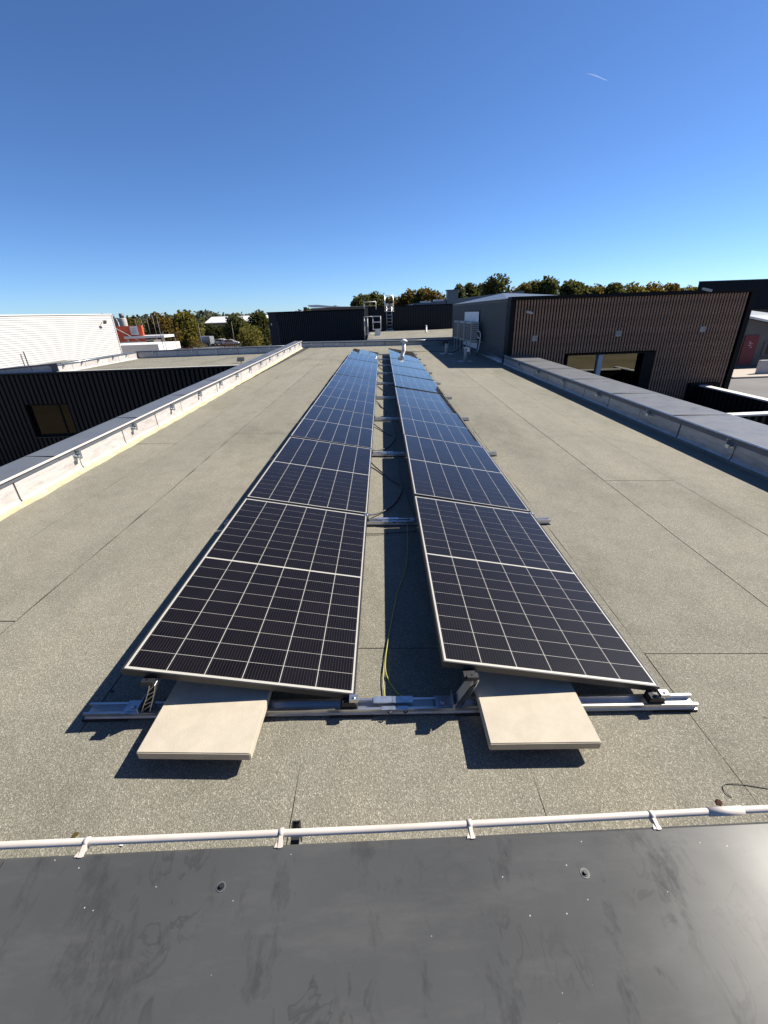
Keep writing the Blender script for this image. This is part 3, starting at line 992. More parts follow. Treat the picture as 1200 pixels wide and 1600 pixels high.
mb = MB(); mb.quad(wl(-13.46, 17.13, win[2] + .07), wl(win[1] - .05, 17.13, win[2] + .07), wl(win[1] - .05, 17.13, win[3] - .05), wl(-13.46, 17.13, win[3] - .05)); mb.build('pane', M['glass_dark'], wn_)
mb = MB(); WB(mb, win[0] - .03, win[1] + .03, 16.9, 17.09, win[2] - .05, win[2] - .01); mb.build('window_sill', M['clad_blue'], wn_)
mb = MB(); WB(mb, -16, -12, 17.9, 18, -3.2, -.6); WB(mb, -16, -12, 17.26, 17.9, -3.2, -3.1); mb.build('room', M['interior'], wing)
mb = MB()
for a, b_ in (((-12.9), (-4.35)),):
    WB(mb, -17.2, -4.4, 17.26, 23.7, -.3, 0.02)
mb.build('roof', M['membrane'], wing)

parapet((-12.95, 17.05), (-12.85, 23.25), -1, .33, .33, .30, M['foil_bright'], M['coping_grey'], 'left parapet of the neighbouring wing roof below the white building', roof_frame=False, panel=.95, b0=.3, brackets=1.2, zb=.02, fillet=M['foil_bright'])
parapet((-17.4, 17.12), (-12.95, 17.12), -1, .06, .33, .2, M['foil_bright'], M['coping_grey'], 'low coping strip at the left end of the ribbed wing facade', roof_frame=False, sand=False, tube=False, zb=.078)
parapet((-12.9, 23.3), (-4.2, 23.75), -1, .36, .36, .3, M['foil_grey'], M['coping_grey'], 'far parapet of the wing roof with shaded foil flashing below the trees', roof_frame=False, panel=1.12, b0=.9, brackets=2.1, sand=False, zb=.02)
# small roof light on the coping joint
rl_ = empty('roof_spotlight', (-5.9, 18.6, .02)); tag(rl_, 'small dark square floodlight on the wing roof near the coping', 'floodlight')
mb = MB(); mb.tube([(0, 0, 0), (0, 0, .15)], .02, 6); mb.build('post', M['black'], rl_)
mb = MB(); mb.box(-.16, .16, -.02, .02, -.09, .09, Matrix.Translation((0, 0, .16)) @ Matrix.Rotation(rad(-40), 4, 'X')); mb.build('lamp_head', M['clad_grey'], rl_)

# ---- brown slatted building, right
bb = empty('slatted_building', (9, 15, GZ)); tag(bb, 'large dark building at right clad in narrow vertical brown slats', 'building')
def BB(mb, x0, x1, y0, y1, z0, z1): mb.box(x0 - 9, x1 - 9, y0 - 15, y1 - 15, z0 - GZ, z1 - GZ); return mb
wx0, wx1, wz0, wz1 = 7.16, 10.42, -2.6, .25
BX0, BX1, BT = 4.92, 13.45, 2.10
mb = MB()
BB(mb, BX0, wx0, 15.03, 15.35, GZ, BT); BB(mb, wx1, BX1, 15.03, 15.35, GZ, BT); BB(mb, wx0, wx1, 15.03, 15.35, wz1, BT); BB(mb, wx0, wx1, 15.03, 15.35, GZ, wz0)
BB(mb, 13.2, BX1, 15.35, 27, GZ, BT); BB(mb, BX0 + .3, 13.2, 26.8, 27, GZ, BT)
mb.build('wall', M['clad_groove'], bb)
mb = MB(); BB(mb, BX0, BX1, 15.35, 27, BT - .25, BT - .1); mb.build('roof', M['bitumen'], bb)
mb = MB(); BB(mb, BX0 - .02, BX1 + .06, 14.90, 15.36, BT + .005, BT + .115); BB(mb, BX0 - .02, 5.06, 14.93, 15.36, GZ, BT); BB(mb, 13.33, BX1 + .06, 14.93, 15.02, GZ, BT)
BB(mb, BX1, BX1 + .08, 15.03, 27, BT - .3, BT + .1)
mb.build('edge_trim', M['black_trim'], bb)
sl_holes = [(wx0 - .02, wx1 + .02, wz0, wz1 + .05)]
cache = {}
i = 0
while True:
    xc = 5.125 + i * .105
    i += 1
    if xc > 13.29: break
    segs = [(GZ + .05, BT)]
    if wx0 - .05 < xc < wx1 + .05: segs = [(wz1 + .04, BT)]
    for s_ in segs:
        if s_ not in cache:
            q = MB(); q.box(-.026, .026, -.045, .028, s_[0] - GZ, s_[1] - GZ); cache[s_] = q.mesh('slat', M['brown_slat'])
        o = link('slat', cache[s_], bb); o.location = (xc - 9, 0, 0)
bw = empty('window'); bw.parent = bb
bl = lambda x, z: (x - 9, .203, z - GZ)
mb = MB()
BB(mb, wx0, wx0 + .05, 15.0, 15.3, wz0, wz1); BB(mb, wx0 + .05, wx1, 15.0, 15.3, wz1 - .05, wz1); BB(mb, 10.02, wx1, 14.985, 15.02, wz0, wz1 - .05); BB(mb, 10.36, wx1, 15.02, 15.3, wz0, wz1 - .05)
mb.build('window_frame', M['black_trim'], bw)
mb = MB(); BB(mb, 8.40, 8.56, 15.10, 15.28, wz0, wz1 - .05); mb.build('mullion', M['white_blue'], bw)
mb = MB(); mb.quad(bl(wx0 + .05, wz0), bl(8.40, wz0), bl(8.40, wz1 - .05), bl(wx0 + .05, wz1 - .05)); mb.build('pane', M['glass_mirror'], bw)
mb = MB(); mb.quad(bl(8.56, wz0), bl(10.02, wz0), bl(10.02, wz1 - .05), bl(8.56, wz1 - .05)); mb.build('pane', M['glass_mirror'], bw)
mb = MB(); BB(mb, 6, 11.5, 18.5, 18.6, -3.2, 1.0); BB(mb, 6, 11.5, 15.4, 18.5, -3.2, -3.1); mb.build('room', M['interior'], bb)
for (x, z, nm) in ((5.88, .84, 'left'), (8.90, .90, 'middle'), (11.93, .95, 'right')):
    r = empty('wall_vent', (x, 14.955, z)); tag(r, 'small square grey louvre, %s of the three on the brown slatted wall' % nm, 'wall vent', 'square louvres on the brown slatted wall')
    mb = MB(); mb.box(-.09, .09, -.02, 0, -.09, -.075); mb.box(-.09, .09, -.02, 0, .075, .09); mb.box(-.09, -.075, -.02, 0, -.075, .075); mb.box(.075, .09, -.02, 0, -.075, .075); mb.build('frame', M['ac'], r)
    for k in range(5):
        mb = MB(); mb.box(-.075, .075, -.018, -.002, -.006, .006, Matrix.Translation((0, 0, -.058 + k * .029)) @ Matrix.Rotation(.5, 4, 'X')); mb.build('louvre_blade', M['ac'], r)
    mb = MB(); mb.box(-.075, .075, -.0015, 0, -.075, .075); mb.build('backing', M['ac'], r)
def camera_obj(loc, lab, s=1.0, flip=1):
    r = empty('security_camera', loc); tag(r, lab, 'camera')
    mb = MB(); mb.box(-.03 * s, .03 * s, -.02 * s, .0, -.04 * s, .04 * s); mb.tube([(0, -.02 * s, 0), (0, -.09 * s, 0)], .012 * s, 6); mb.build('mount', M['ac'], r)
    mb = MB(); mb.box(-.035 * s, .035 * s, -.11 * s, .10 * s, -.035 * s, .035 * s, Matrix.Translation((0.06 * flip * s, -.13 * s, -.02 * s)) @ Matrix.Rotation(flip * .9, 4, 'Z') @ Matrix.Rotation(.25, 4, 'X')); mb.build('housing', M['ac'], r, bevel=.006 * s)
camera_obj((5.50, 14.95, 1.72), 'small pale security camera high on the brown slatted wall', 1.0)
camera_obj((11.6, 15.0, 2.24), 'small camera on the roof edge of the slatted building before the black block', 1.2)

# ---- grey ribbed wall block with opening
gbld = empty('grey_building', (4.9, 21, GZ)); tag(gbld, 'grey ribbed wall block with a white panel behind the air conditioners', 'building')
def GB(mb, x0, x1, y0, y1, z0, z1): mb.box(x0 - 4.9, x1 - 4.9, y0 - 21, y1 - 21, z0 - GZ, z1 - GZ); return mb
mb = MB(); GB(mb, 4.93, 5.2, 15.37, 19.7, GZ, 2.13); GB(mb, 4.93, 5.2, 23.2, 27.1, GZ, 2.13); GB(mb, 4.93, 5.2, 19.7, 23.2, 1.77, 2.13); GB(mb, 4.93, 5.2, 19.7, 23.2, GZ, .15); GB(mb, 5.2, 12, 26.85, 27.1, GZ, 2.13)
mb.build('wall', M['clad_grey'], gbld)
for (y0, y1, z0, z1) in ((15.45, 19.7, -.3, 2.08), (23.2, 27.1, -.3, 2.08), (19.7, 23.2, 1.80, 2.08)):
    n = int((y1 - y0) / .12)
    q = MB(); q.prism([(.03, -.03), (0, -.02), (0, .02), (.03, .03)], 'z', z0 - GZ, z1 - GZ); me = q.mesh('cladding_rib', M['clad_grey'])
    for i in range(n):
        o = link('cladding_rib', me, gbld); o.location = (0, y0 + (i + .5) * .12 - 21, 0)
mb = MB(); GB(mb, 4.86, 5.25, 15.37, 27.15, 2.135, 2.17); mb.build('edge_trim', M['clad_grey'], gbld)
mb = MB(); GB(mb, 4.87, 4.925, 19.75, 23.15, .17, 1.76); mb.build('white_panel', simple('sky_white_panel', (.75, .78, .82), .35), gbld)
mb = MB(); GB(mb, 4.865, 4.93, 19.66, 19.74, .15, 1.80); GB(mb, 4.865, 4.93, 23.16, 23.22, .15, 1.80); GB(mb, 4.865, 4.93, 19.74, 23.16, 1.765, 1.80); mb.build('panel_frame', M['black_trim'], gbld)
# hipped metal roof
mb = MB()
R = [Vector(p) - Vector((4.9, 21, GZ)) for p in ((4.88, 15.42, 2.175), (4.88, 27.1, 2.175), (8.2, 27.1, 2.175), (8.2, 15.42, 2.13), (6.1, 20.5, 2.50), (6.6, 20.5, 2.48))]
mb.v = [tuple(p) for p in R]
mb.f = [(0, 4, 1), (1, 4, 5, 2), (2, 5, 3), (3, 5, 4, 0), (0, 1, 2, 3)]
mb.build('roof', M['roof_metal'], gbld, fix=True)

# air conditioners on brackets in front of the grey wall
for (y, nm) in ((19.2, 'nearest'), (20.85, 'middle'), (22.55, 'farthest')):
    r = empty('air_conditioner', (4.50, y, .50)); tag(r, '%s outdoor air conditioning unit before the grey ribbed wall' % nm, 'air conditioner', 'air conditioning units by the grey wall')
    mb = MB(); mb.box(-.19, .17, -.50, .50, .04, .86); mb.build('casing', M['ac'], r, bevel=.012)
    for (ya, yb) in ((-.44, -.02), (.04, .44)):
        mb = MB(); mb.box(-.196, -.1905, ya, yb, .10, .80); mb.build('fan_grille', M['ac_dark'], r)
        mb = MB()
        for k in range(11): mb.box(-.203, -.1965, ya, yb, .125 + k * .062, .143 + k * .062)
        mb.build('guard_wire', M['clad_grey'], r)
    mb = MB()
    for k in range(9): mb.box(-.14, .12, -.506, -.5005, .14 + k * .075, .165 + k * .075)
    mb.build('side_grille', M['ac_dark'], r)
    mb = MB(); mb.box(-.2, .40, -.42, -.36, 0, .038); mb.box(-.2, .40, .36, .42, 0, .038); mb.box(-.18, -.14, -.41, -.37, -.50, -.001); mb.box(-.18, -.14, .37, .41, -.50, -.001)
    mb.build('bracket', M['galv'], r)
r = empty('pipework', (4.72, 18.45, .3)); tag(r, 'bunch of insulated refrigerant pipes and valves beside the nearest air conditioner', 'pipes')
for k in range(4):
    mb = MB(); mb.tube(smooth([(-.1, .25, .75 - k * .13), (-.12, .05, .72 - k * .13), (-.05, -.1 + .03 * k, .6 - k * .1), (-.06, -.12 + .04 * k, .25), (-.1, 0, -.1), (-.22, .1, -.28)]), .022, 6); mb.build('pipe', M['black' if k % 2 else 'white'], r)
r = MB(); r.tube(smooth([(4.80, 18.2, .42), (4.78, 17.6, .30), (4.84, 17.2, .36), (4.80, 16.7, .24), (4.84, 16.2, .32), (4.80, 15.8, .22), (4.78, 15.3, .30), (4.9, 14.8, .30)]), .009, 6)
o = r.build('cable', M['clad_grey']); tag(o, 'thin wavy conduit hanging along the foot of the grey wall', 'conduit')

# ---- roof beyond our far parapet
rf2 = MB(); rf2.box(-.45, 8.2, 28.5, 44.0, -.1, .22)
ob = rf2.build('neighbour_roof', M['membrane']); tag(ob, 'flat beige roof beyond the far parapet with dark walls behind it', 'roof')
mb = MB(); mb.box(-.45, 8.1, 28.1, 28.5, -.3, .30); ob = mb.build('roof_kerb', M['coping_right']); tag(ob, 'pale kerb at the near edge of the roof beyond the far parapet', 'kerb')
mb = MB(); mb.box(-.5, 4.9, 26.0, 28.0, -.2, .08); ob = mb.build('gutter_roof', M['coping_grey']); tag(ob, 'grey strip of roof just behind the far parapet', 'roof')
nb = empty('dark_building', (-4.5, 36, GZ)); tag(nb, 'dark ribbed box building straight beyond the far parapet, left of the ladders', 'building')
mb = MB(); mb.box(-3.86, 3.78, .04, 8.0, 0, 2.12 - GZ); mb.build('wall', M['clad_groove'], nb)
q = MB(); q.prism([(-.055, .04), (-.045, -.01), (.045, -.01), (.055, .04)], 'z', .1, 2.09 - GZ); me = q.mesh('cladding_rib', M['clad_blue'])
for i in range(46):
    o = link('cladding_rib', me, nb); o.location = (-3.18 + (i + .5) * .15, 0, 0)
mb = MB(); mb.box(-3.88, -3.22, -.02, .03, 0, 2.12 - GZ); mb.build('corner_panel', M['clad_blue'], nb)
mb = MB(); mb.box(-3.22, -3.19, -.03, .035, 0, 1.5 - GZ); mb.build('downpipe', M['clad_grey'], nb)
mb = MB(); mb.box(-3.92, 3.82, -.06, 8.05, 2.121 - GZ, 2.19 - GZ); mb.build('edge_trim', M['black_trim'], nb)
mb = MB(); mb.box(-3.72, -3.66, -.05, -.021, 1.22 - GZ, 1.38 - GZ); mb.build('wall_lamp', M['white'], nb)

bk = empty('back_wall_building', (3.8, 44, GZ)); tag(bk, 'long dark slate wall behind the ladder, left of the grey wall block', 'building')
mb = MB(); mb.box(-4.3, 3.9, .04, 6, 0, 2.36 - GZ); mb.build('wall', M['clad_groove'], bk)
q = MB(); q.prism([(-.06, .04), (-.05, 0), (.05, 0), (.06, .04)], 'z', .1, 2.34 - GZ); me = q.mesh('cladding_rib', M['clad_blue'])
for i in range(49):
    o = link('cladding_rib', me, bk); o.location = (-4.2 + (i + .5) * .165, 0, 0)
mb = MB(); mb.box(-4.35, 3.95, -.05, 6.05, 2.361 - GZ, 2.44 - GZ); mb.build('edge_trim', M['black_trim'], bk)

# shed roof with skylights and chimney behind (left of the grey block)
sr = empty('shed_building', (8, 52, GZ)); tag(sr, 'low grey metal roof with skylight strips and a box chimney behind the dark wall', 'building')
mb = MB()
mb.v = [(-3.5, 0, 0), (9, 0, 0), (9, 12, 0), (-3.5, 12, 0), (-3.5, 0, 2.7 - GZ), (9, 0, 3.6 - GZ), (9, 12, 3.6 - GZ), (-3.5, 12, 2.7 - GZ)]
mb.f = [(0, 3, 2, 1), (4, 5, 6, 7), (0, 1, 5, 4), (1, 2, 6, 5), (2, 3, 7, 6), (3, 0, 4, 7)]
mb.build('roof', M['roof_metal'], sr, fix=True)
for k in range(3):
    mb = MB(); z = 2.85 + k * .12 - GZ
    mb.box(-2.6 + k * 1.5, -1.5 + k * 1.5, -.03, 1.2, z - .12, z + .06); mb.build('skylight', M['white'], sr)
mb = MB(); mb.box(.3, 1.5, -.4, .6, 2.0 - GZ, 3.85 - GZ); mb.box(.2, 1.6, -.5, .7, 3.86 - GZ, 3.95 - GZ); mb.build('chimney', M['roof_metal'], sr)

wr = empty('curved_roof_building', (-9.6, 75, GZ)); tag(wr, 'far pale building with a swept white roof edge above the dark box', 'building')
mb = MB(); mb.box(-.6, 9, 0, 10, 0, 2.9 - GZ); mb.build('wall', M['wall_plain'], wr)
mb = MB(); mb.prism([(-1.0, 3.35 - GZ), (.5, 3.36 - GZ), (2.5, 3.15 - GZ), (5, 2.95 - GZ), (9.5, 2.95 - GZ), (9.5, 2.91 - GZ), (4.8, 2.905 - GZ), (2, 2.92 - GZ), (-.6, 3.05 - GZ), (-.9, 3.2 - GZ)], 'y', -.6, 2); mb.build('roof', M['white'], wr, fix=True)
camera_obj((-5.9, 36.2, 2.19 + .10), 'tiny camera poking above the left end of the dark box building', 1.8)

# ---- ladders
def ladder_parts(root, w, z0, z1, step, r=.022, mat='alu'):
    mb = MB(); mb.tube([(-w / 2, 0, z0), (-w / 2, 0, z1)], r, 6); mb.build('stile', M[mat], root)
    mb = MB(); mb.tube([(w / 2, 0, z0), (w / 2, 0, z1)], r, 6); mb.build('stile', M[mat], root)
    z = z0 + step * .6
    while z < z1 - .05:
        mb = MB(); mb.tube([(-w / 2, 0, z), (w / 2, 0, z)], r * .75, 6); mb.build('rung', M[mat], root); z += step
lad = empty('cage_ladder', (1.52, 43.75, .22)); tag(lad, 'aluminium access ladder with a safety cage against the dark back wall', 'ladder')
ladder_parts(lad, .5, .05, 2.15, .3, .03)
for k, z in enumerate((1.75, 1.95, 2.2, 2.35)):
    mb = MB(); mb.tube([(-.25, 0, z), (-.42, -.2, z), (-.38, -.55, z), (0, -.7, z), (.38, -.55, z), (.42, -.2, z), (.25, 0, z)], .03, 5); mb.build('cage_hoop', M['white'], lad)
for (x, y) in ((-.42, -.2), (.42, -.2), (-.38, -.55), (.38, -.55)):
    mb = MB(); mb.tube([(x, y, 1.7), (x, y, 3.1)], .02, 5); mb.build('guard_post', M['alu'], lad)
mb = MB(); mb.tube([(-.42, -.2, 3.1), (-.38, -.55, 3.1), (.38, -.55, 3.1), (.42, -.2, 3.1)], .02, 5); mb.build('guard_rail', M['alu'], lad)
mb = MB(); mb.box(-.4, .4, -.2, .12, 0, .10); mb.build('base_plate', M['white'], lad)
gl_ = empty('gate_ladder', (-.05, 35.6, .0)); tag(gl_, 'white roof exit guard with bars at the right corner of the dark box', 'guardrail')
for x in (-.68, -.42, .0, .62):
    mb = MB(); mb.tube([(x, 0, -.5 if x < -.1 else .62), (x, 0, 1.62)], .03, 5); mb.build('guard_post', M['white'], gl_)
for z in (.66, 1.2, 1.62):
    mb = MB(); mb.box(.0, .62, -.03, .03, z - .035, z + .035); mb.build('guard_rail', M['white'], gl_)
for z in (.35, 1.62):
    mb = MB(); mb.tube([(-.68, 0, z), (.0, 0, z)], .02, 5); mb.build('guard_rail', M['white'], gl_)
pr_ = empty('roof_guardrail', (-.25, 40.5, 2.15)); tag(pr_, 'small white rail on top of the dark box beside the trees', 'guardrail')
for x in (-.55, .5):
    mb = MB(); mb.tube([(x, 0, 0), (x, 0, .62)], .035, 5); mb.build('guard_post', M['white'], pr_)
mb = MB(); mb.tube([(-.6, 0, .62), (.5, 0, .62)], .04, 5); mb.build('guard_rail', M['white'], pr_)
mb = MB(); mb.prism([(-.2, -.15), (.28, -.15), (.42, .75), (0, .75)], 'y', 0, .12)
ob = mb.build('white_board', M['white'], fix=True); ob.location = (.15, 35.3, -.05); tag(ob, 'bright white board leaning below the guard bars', 'board')
r = empty('roof_vent', (4.5, 38.2, .22)); tag(r, 'tiny white vent pipe on the flat roof beyond the far parapet', 'roof vent')
mb = MB(); mb.tube([(0, 0, 0), (0, 0, .06), (0, 0, .5)], [.18, .07, .06], 8); mb.build('pipe', M['white'], r)
mb = MB(); mb.tube([(0, 0, .48), (0, 0, .56)], [.09, .05], 8); mb.build('cap', M['white'], r)

# ---- low black screen walls at far right
def screen_wall(p0, p1, ztop, lab, side):
    a = Vector((*p0, 0)); b = Vector((*p1, 0)); L = (b - a).length
    r = empty('screen_wall', (p0[0], p0[1], GZ), math.atan2(b.y - a.y, b.x - a.x)); tag(r, lab, 'wall')
    mb = MB(); mb.box(0, L, -.1, .1, 0, ztop - GZ - .05); mb.build('wall', M['clad_groove'], r)
    q = MB(); q.prism([(-.055, 0), (-.045, side * .03), (.045, side * .03), (.055, 0)], 'z', .05, ztop - GZ - .06); me = q.mesh('cladding_rib', M['clad_black'])
    for i in range(int(L / .22)):
        o = link('cladding_rib', me, r); o.location = ((i + .5) * .22, side * .101, 0)
    mb = MB(); mb.box(-.0, L, -.14, .14, ztop - GZ - .045, ztop - GZ); mb.build('coping', M['white'], r)
screen_wall((12.35, 14.75), (12.25, 9.5), -.98, 'black ribbed wall with a white coping beside the slatted building corner', -1)
screen_wall((6.5, 10.05), (12.1, 10.2), -1.0, 'nearer black ribbed wall with a thin pale coping at the right edge', -1)
mb = MB(); mb.box(11.9, 13.0, 14.78, 14.93, GZ, -.92); ob = mb.build('wall_pier', M['black_trim']); tag(ob, 'black pier where the screen wall meets the slatted building', 'pier')
r = empty('roof_fitting', (14.4, 18, -2.6))

# remove unused fitting, build outdoor tap like fitting on the far coping instead
bpy.data.objects.remove(r)

# ---- black block beyond right
blk = empty('black_building', (58, 60, GZ)); tag(blk, 'tall black flat building rising behind the slatted wall at far right', 'building')
mb = MB(); mb.prism([(-15.9, 0), (15, -1), (25, 14), (-5.0, 14)], 'z', 5.0, 4.12 - GZ); mb.build('wall', simple('matt_black_cladding', (.006, .009, .014), .7, spec=.2), blk)
mb = MB(); mb.prism([(-16.0, -.1), (15, -1.1), (25, 14.1), (-5.1, 14.1)], 'z', 4.121 - GZ, 4.25 - GZ); mb.build('edge_trim', M['clad_blue'], blk)
mb = MB(); mb.prism([(-14.5, .5), (14, 0), (24, 13), (-5, 13)], 'z', 0, 4.99); mb.build('ground_floor', M['wall_plain'], blk)

# ---- grey house with white gable edge, red door
hs = empty('house', (40, 44, GZ)); tag(hs, 'grey rendered house with pale metal roof and red door at the right edge', 'house')
mb = MB()
mb.v = [(-3.6, 0, 0), (9, 0, 0), (9, 9, 0), (-3.6, 9, 0), (-3.6, 0, .35 - GZ), (9, 0, -2.4 - GZ), (9, 9, -2.4 - GZ), (-3.6, 9, .35 - GZ)]
mb.f = [(0, 3, 2, 1), (4, 5, 6, 7), (0, 1, 5, 4), (1, 2, 6, 5), (2, 3, 7, 6), (3, 0, 4, 7)]
mb.build('wall', M['wall_plain'], hs, fix=True)
mb = MB()
mb.v = [(-3.9, -.35, .55 - GZ), (9.2, -.35, -2.15 - GZ), (9.2, 9.2, -2.15 + 2.2 - GZ), (-3.9, 9.2, .55 + 1.4 - GZ), (-3.9, -.35, .42 - GZ), (9.2, -.35, -2.30 - GZ), (9.2, 9.2, -2.3 - GZ), (-3.9, 9.2, .42 - GZ)]
mb.f = [(0, 1, 2, 3), (4, 7, 6, 5), (0, 4, 5, 1), (1, 5, 6, 2), (2, 6, 7, 3), (3, 7, 4, 0)]
mb.build('roof', M['roof_metal'], hs, fix=True)
mb = MB(); mb.prism([(-3.95, .40 - GZ), (-3.95, .58 - GZ), (9.2, -2.12 - GZ), (9.2, -2.34 - GZ)], 'y', -.42, -.36); mb.build('fascia', M['white'], hs, fix=True)
dr = MB(); dr.box(-2.75, -1.35, -.10, -.002, .15, -1.35 - GZ); dro = dr.build('door', M['red'], hs)
mb = MB()
for k, (x, z, w) in enumerate(((-2.1, 2.35, .22), (-2.0, 2.15, .35), (-2.15, 1.95, .3), (-1.98, 1.75, .2))):
    mb.box(x - w / 2, x + w / 2, -.106, -.1005, z - .035, z + .035, Matrix.Rotation(.02 * (k - 1), 4, 'Y'))
mb.build('faded_lettering', M['pink_ink'], dro)
mb = MB(); mb.box(-.6, .35, -.09, -.004, .9, 2.3); w_ = mb.build('window', M['wall_plain'], hs)
mb = MB(); mb.box(-.25, .3, -.10, -.091, 1.1, 2.25); mb.build('pane', M['car_glass'], w_)
mb = MB(); mb.box(-5.4, -1.7, -.3, .0, 0, 2.1); ob = None
lw = MB(); lw.box(-1.2, 4, -.15, .15, 0, 1.25); ob = lw.build('garden_wall', simple('pale_render', (.45, .42, .38), .85)); ob.location = (35.6, 38.0, GZ); tag(ob, 'low pale rendered wall in front of the grey house', 'wall')
fr_ = empty('wire_fence', (32.5, 41.5, GZ)); tag(fr_, 'low dark fence on the pavement before the grey house', 'fence')
for k in range(4):
    mb = MB(); mb.tube([(k * 1.1 - .8, 0, 0), (k * 1.1 - .8, 0, .95)], .03, 5); mb.build('fence_post', M['black'], fr_)
for z in (.5, .9):
    mb = MB(); mb.tube([(-.8, 0, z), (2.5, 0, z)], .02, 5); mb.build('fence_rail', M['black'], fr_)

# ---- white sided building, far left
aw = rad(7.7)
wb_ = empty('white_building', (-27.9, 48.9, GZ), -aw); tag(wb_, 'large white building with horizontal corrugated siding at the left edge', 'building')
# local: -y runs back towards the camera, +x faces the roof
ht = 2.60 - GZ
mb = MB(); mb.box(-22, -.05, -34, 0, 0, ht - .02); mb.build('wall', M['white_siding'], wb_)
n = int(ht / .17)
prof = []
for k in range(n):
    z = k * ht / n
    dz = ht / n
    prof += [(0, z), (.0, z + dz * .58), (-.035, z + dz * .66), (-.035, z + dz * .92)]
prof.append((0, ht))
mb = MB(); mb.prism([(-.05, 0)] + prof + [(-.05, ht)], 'y', -34, .0); mb.build('siding', M['white_siding'], wb_, fix=True)
mb = MB(); mb.box(-22.1, .06, -34.05, .06, ht + .001, ht + .07); mb.build('edge_trim', M['white'], wb_)
mb = MB(); mb.box(-.03, .05, .002, .07, 0, ht); mb.build('corner_trim', M['white'], wb_)
sp_ = empty('wall_floodlight', (-28.05, 47.3, 1.98), -aw); tag(sp_, 'small grey floodlight near the far corner of the white siding', 'floodlight')
mb = MB(); mb.tube([(0, 0, 0), (.35, -.15, .05)], .03, 6); mb.build('arm', M['clad_grey'], sp_)
mb = MB(); mb.box(-.06, .06, -.16, .16, -.22, .10, Matrix.Translation((.40, -.2, -.05)) @ Matrix.Rotation(.5, 4, 'Y')); mb.build('lamp_head', M['clad_grey'], sp_)
dp = MB(); dp.tube([(-29.35, 36.9, -.12), (-29.3, 36.9, -.2), (-29.3, 36.9, -4.2)], .05, 6); ob = dp.build('downpipe', M['clad_grey']); tag(ob, 'short grey downpipe on the white siding near the left edge', 'downpipe')

# ---- white canopies, orange panel, silos behind the white building
cn = empty('canopy', (-29.5, 57, -1.72)); tag(cn, 'flat white canopy deck projecting beside the orange red panel', 'canopy')
mb = MB(); mb.box(-5.5, 2.2, -.5, 6, .0, .9); mb.build('deck', M['white'], cn)
mb = MB(); mb.box(-5.4, 2.1, -.4, 5.9, -.25, -.002); mb.build('soffit', M['clad_blue'], cn)
for (x, y) in ((-4.8, 0), (1.6, 0)):
    mb = MB(); mb.box(x - .1, x + .1, y - .1, y + .1, GZ + 1.72, -.26); mb.build('post', M['white'], cn)
c2 = empty('canopy', (-33.0, 66, -.38)); tag(c2, 'thin white upper canopy arm reaching right behind the flat deck', 'canopy')
mb = MB(); mb.box(-3.2, 2.6, -.5, 3, .0, .32); mb.build('deck', M['white'], c2)
for x in (-2.9, 2.2):
    mb = MB(); mb.box(x - .1, x + .1, -.1, .1, GZ + .38, -.002); mb.build('post', M['white'], c2)
sg = empty('sign_panel', (-35.6, 66, -.45)); tag(sg, 'orange red wall panel with a white square notice behind the white building', 'sign')
mb = MB(); mb.box(-2.2, 2.05, 0, .3, -.35, 1.75); mb.build('panel', M['orange'], sg)
mb = MB(); mb.box(-2.2, 2.1, -.04, .34, -.55, -.351); mb.build('panel_edge', M['white'], sg)
mb = MB(); mb.box(.35, 1.45, -.05, -.004, .55, 1.70); nt_ = mb.build('notice', M['white'], sg)
mb = MB()
for k in range(3): mb.box(.55, 1.25, -.056, -.051, .80 + k * .25, .88 + k * .25)
mb.build('faded_lettering', M['ink'], nt_)
mb = MB(); mb.tube([(-2.2, -.3, 1.9), (1.9, -.5, -.5)], .05, 5); mb.build('tie_rod', M['white'], sg)
mb = MB(); mb.box(-2.2, 2.0, .31, 5, GZ + .45, -.36); mb.build('support_wall', M['wall_plain'], sg)
for (x, nm, rr_, hh) in ((-56.2, 'left', .8, 3.4), (-54.2, 'right', .8, 3.5)):
    r = empty('silo', (x, 100, GZ)); tag(r, 'pale grey silo, %s of the pair above the orange panel' % nm, 'silo', 'pair of silos above the orange panel')
    mb = MB(); mb.tube([(0, 0, 0), (0, 0, hh - 1.1 - GZ), (0, 0, hh - .9 - GZ)], [rr_, rr_, rr_ * .9], 14); mb.build('barrel', M['silo'], r)
    mb = MB(); mb.tube([(0, 0, hh - .899 - GZ), (0, 0, hh - GZ)], [rr_ * .6, rr_ * .55], 12); mb.build('cap', M['clad_grey'], r)
r = MB(); r.box(-62, -57.3, 99, 104, GZ, 1.9); ob = r.build('silo_house', M['silo']); tag(ob, 'pale concrete block left of the silos, mostly behind the white siding', 'building')
gt = empty('steel_frame', (-48.5, 98, GZ)); tag(gt, 'thin grey steel frame of posts standing right of the silos', 'frame')
for k in range(4):
    mb = MB(); mb.tube([(k * 1.25 - 2, 0, 0), (k * 1.25 - 2, 0, 2.75 - GZ)], .06, 5); mb.build('post', M['clad_grey'], gt)
mb = MB(); mb.tube([(-2, 0, 2.7 - GZ), (1.75, 0, 2.75 - GZ)], .06, 5); mb.build('beam', M['clad_grey'], gt)

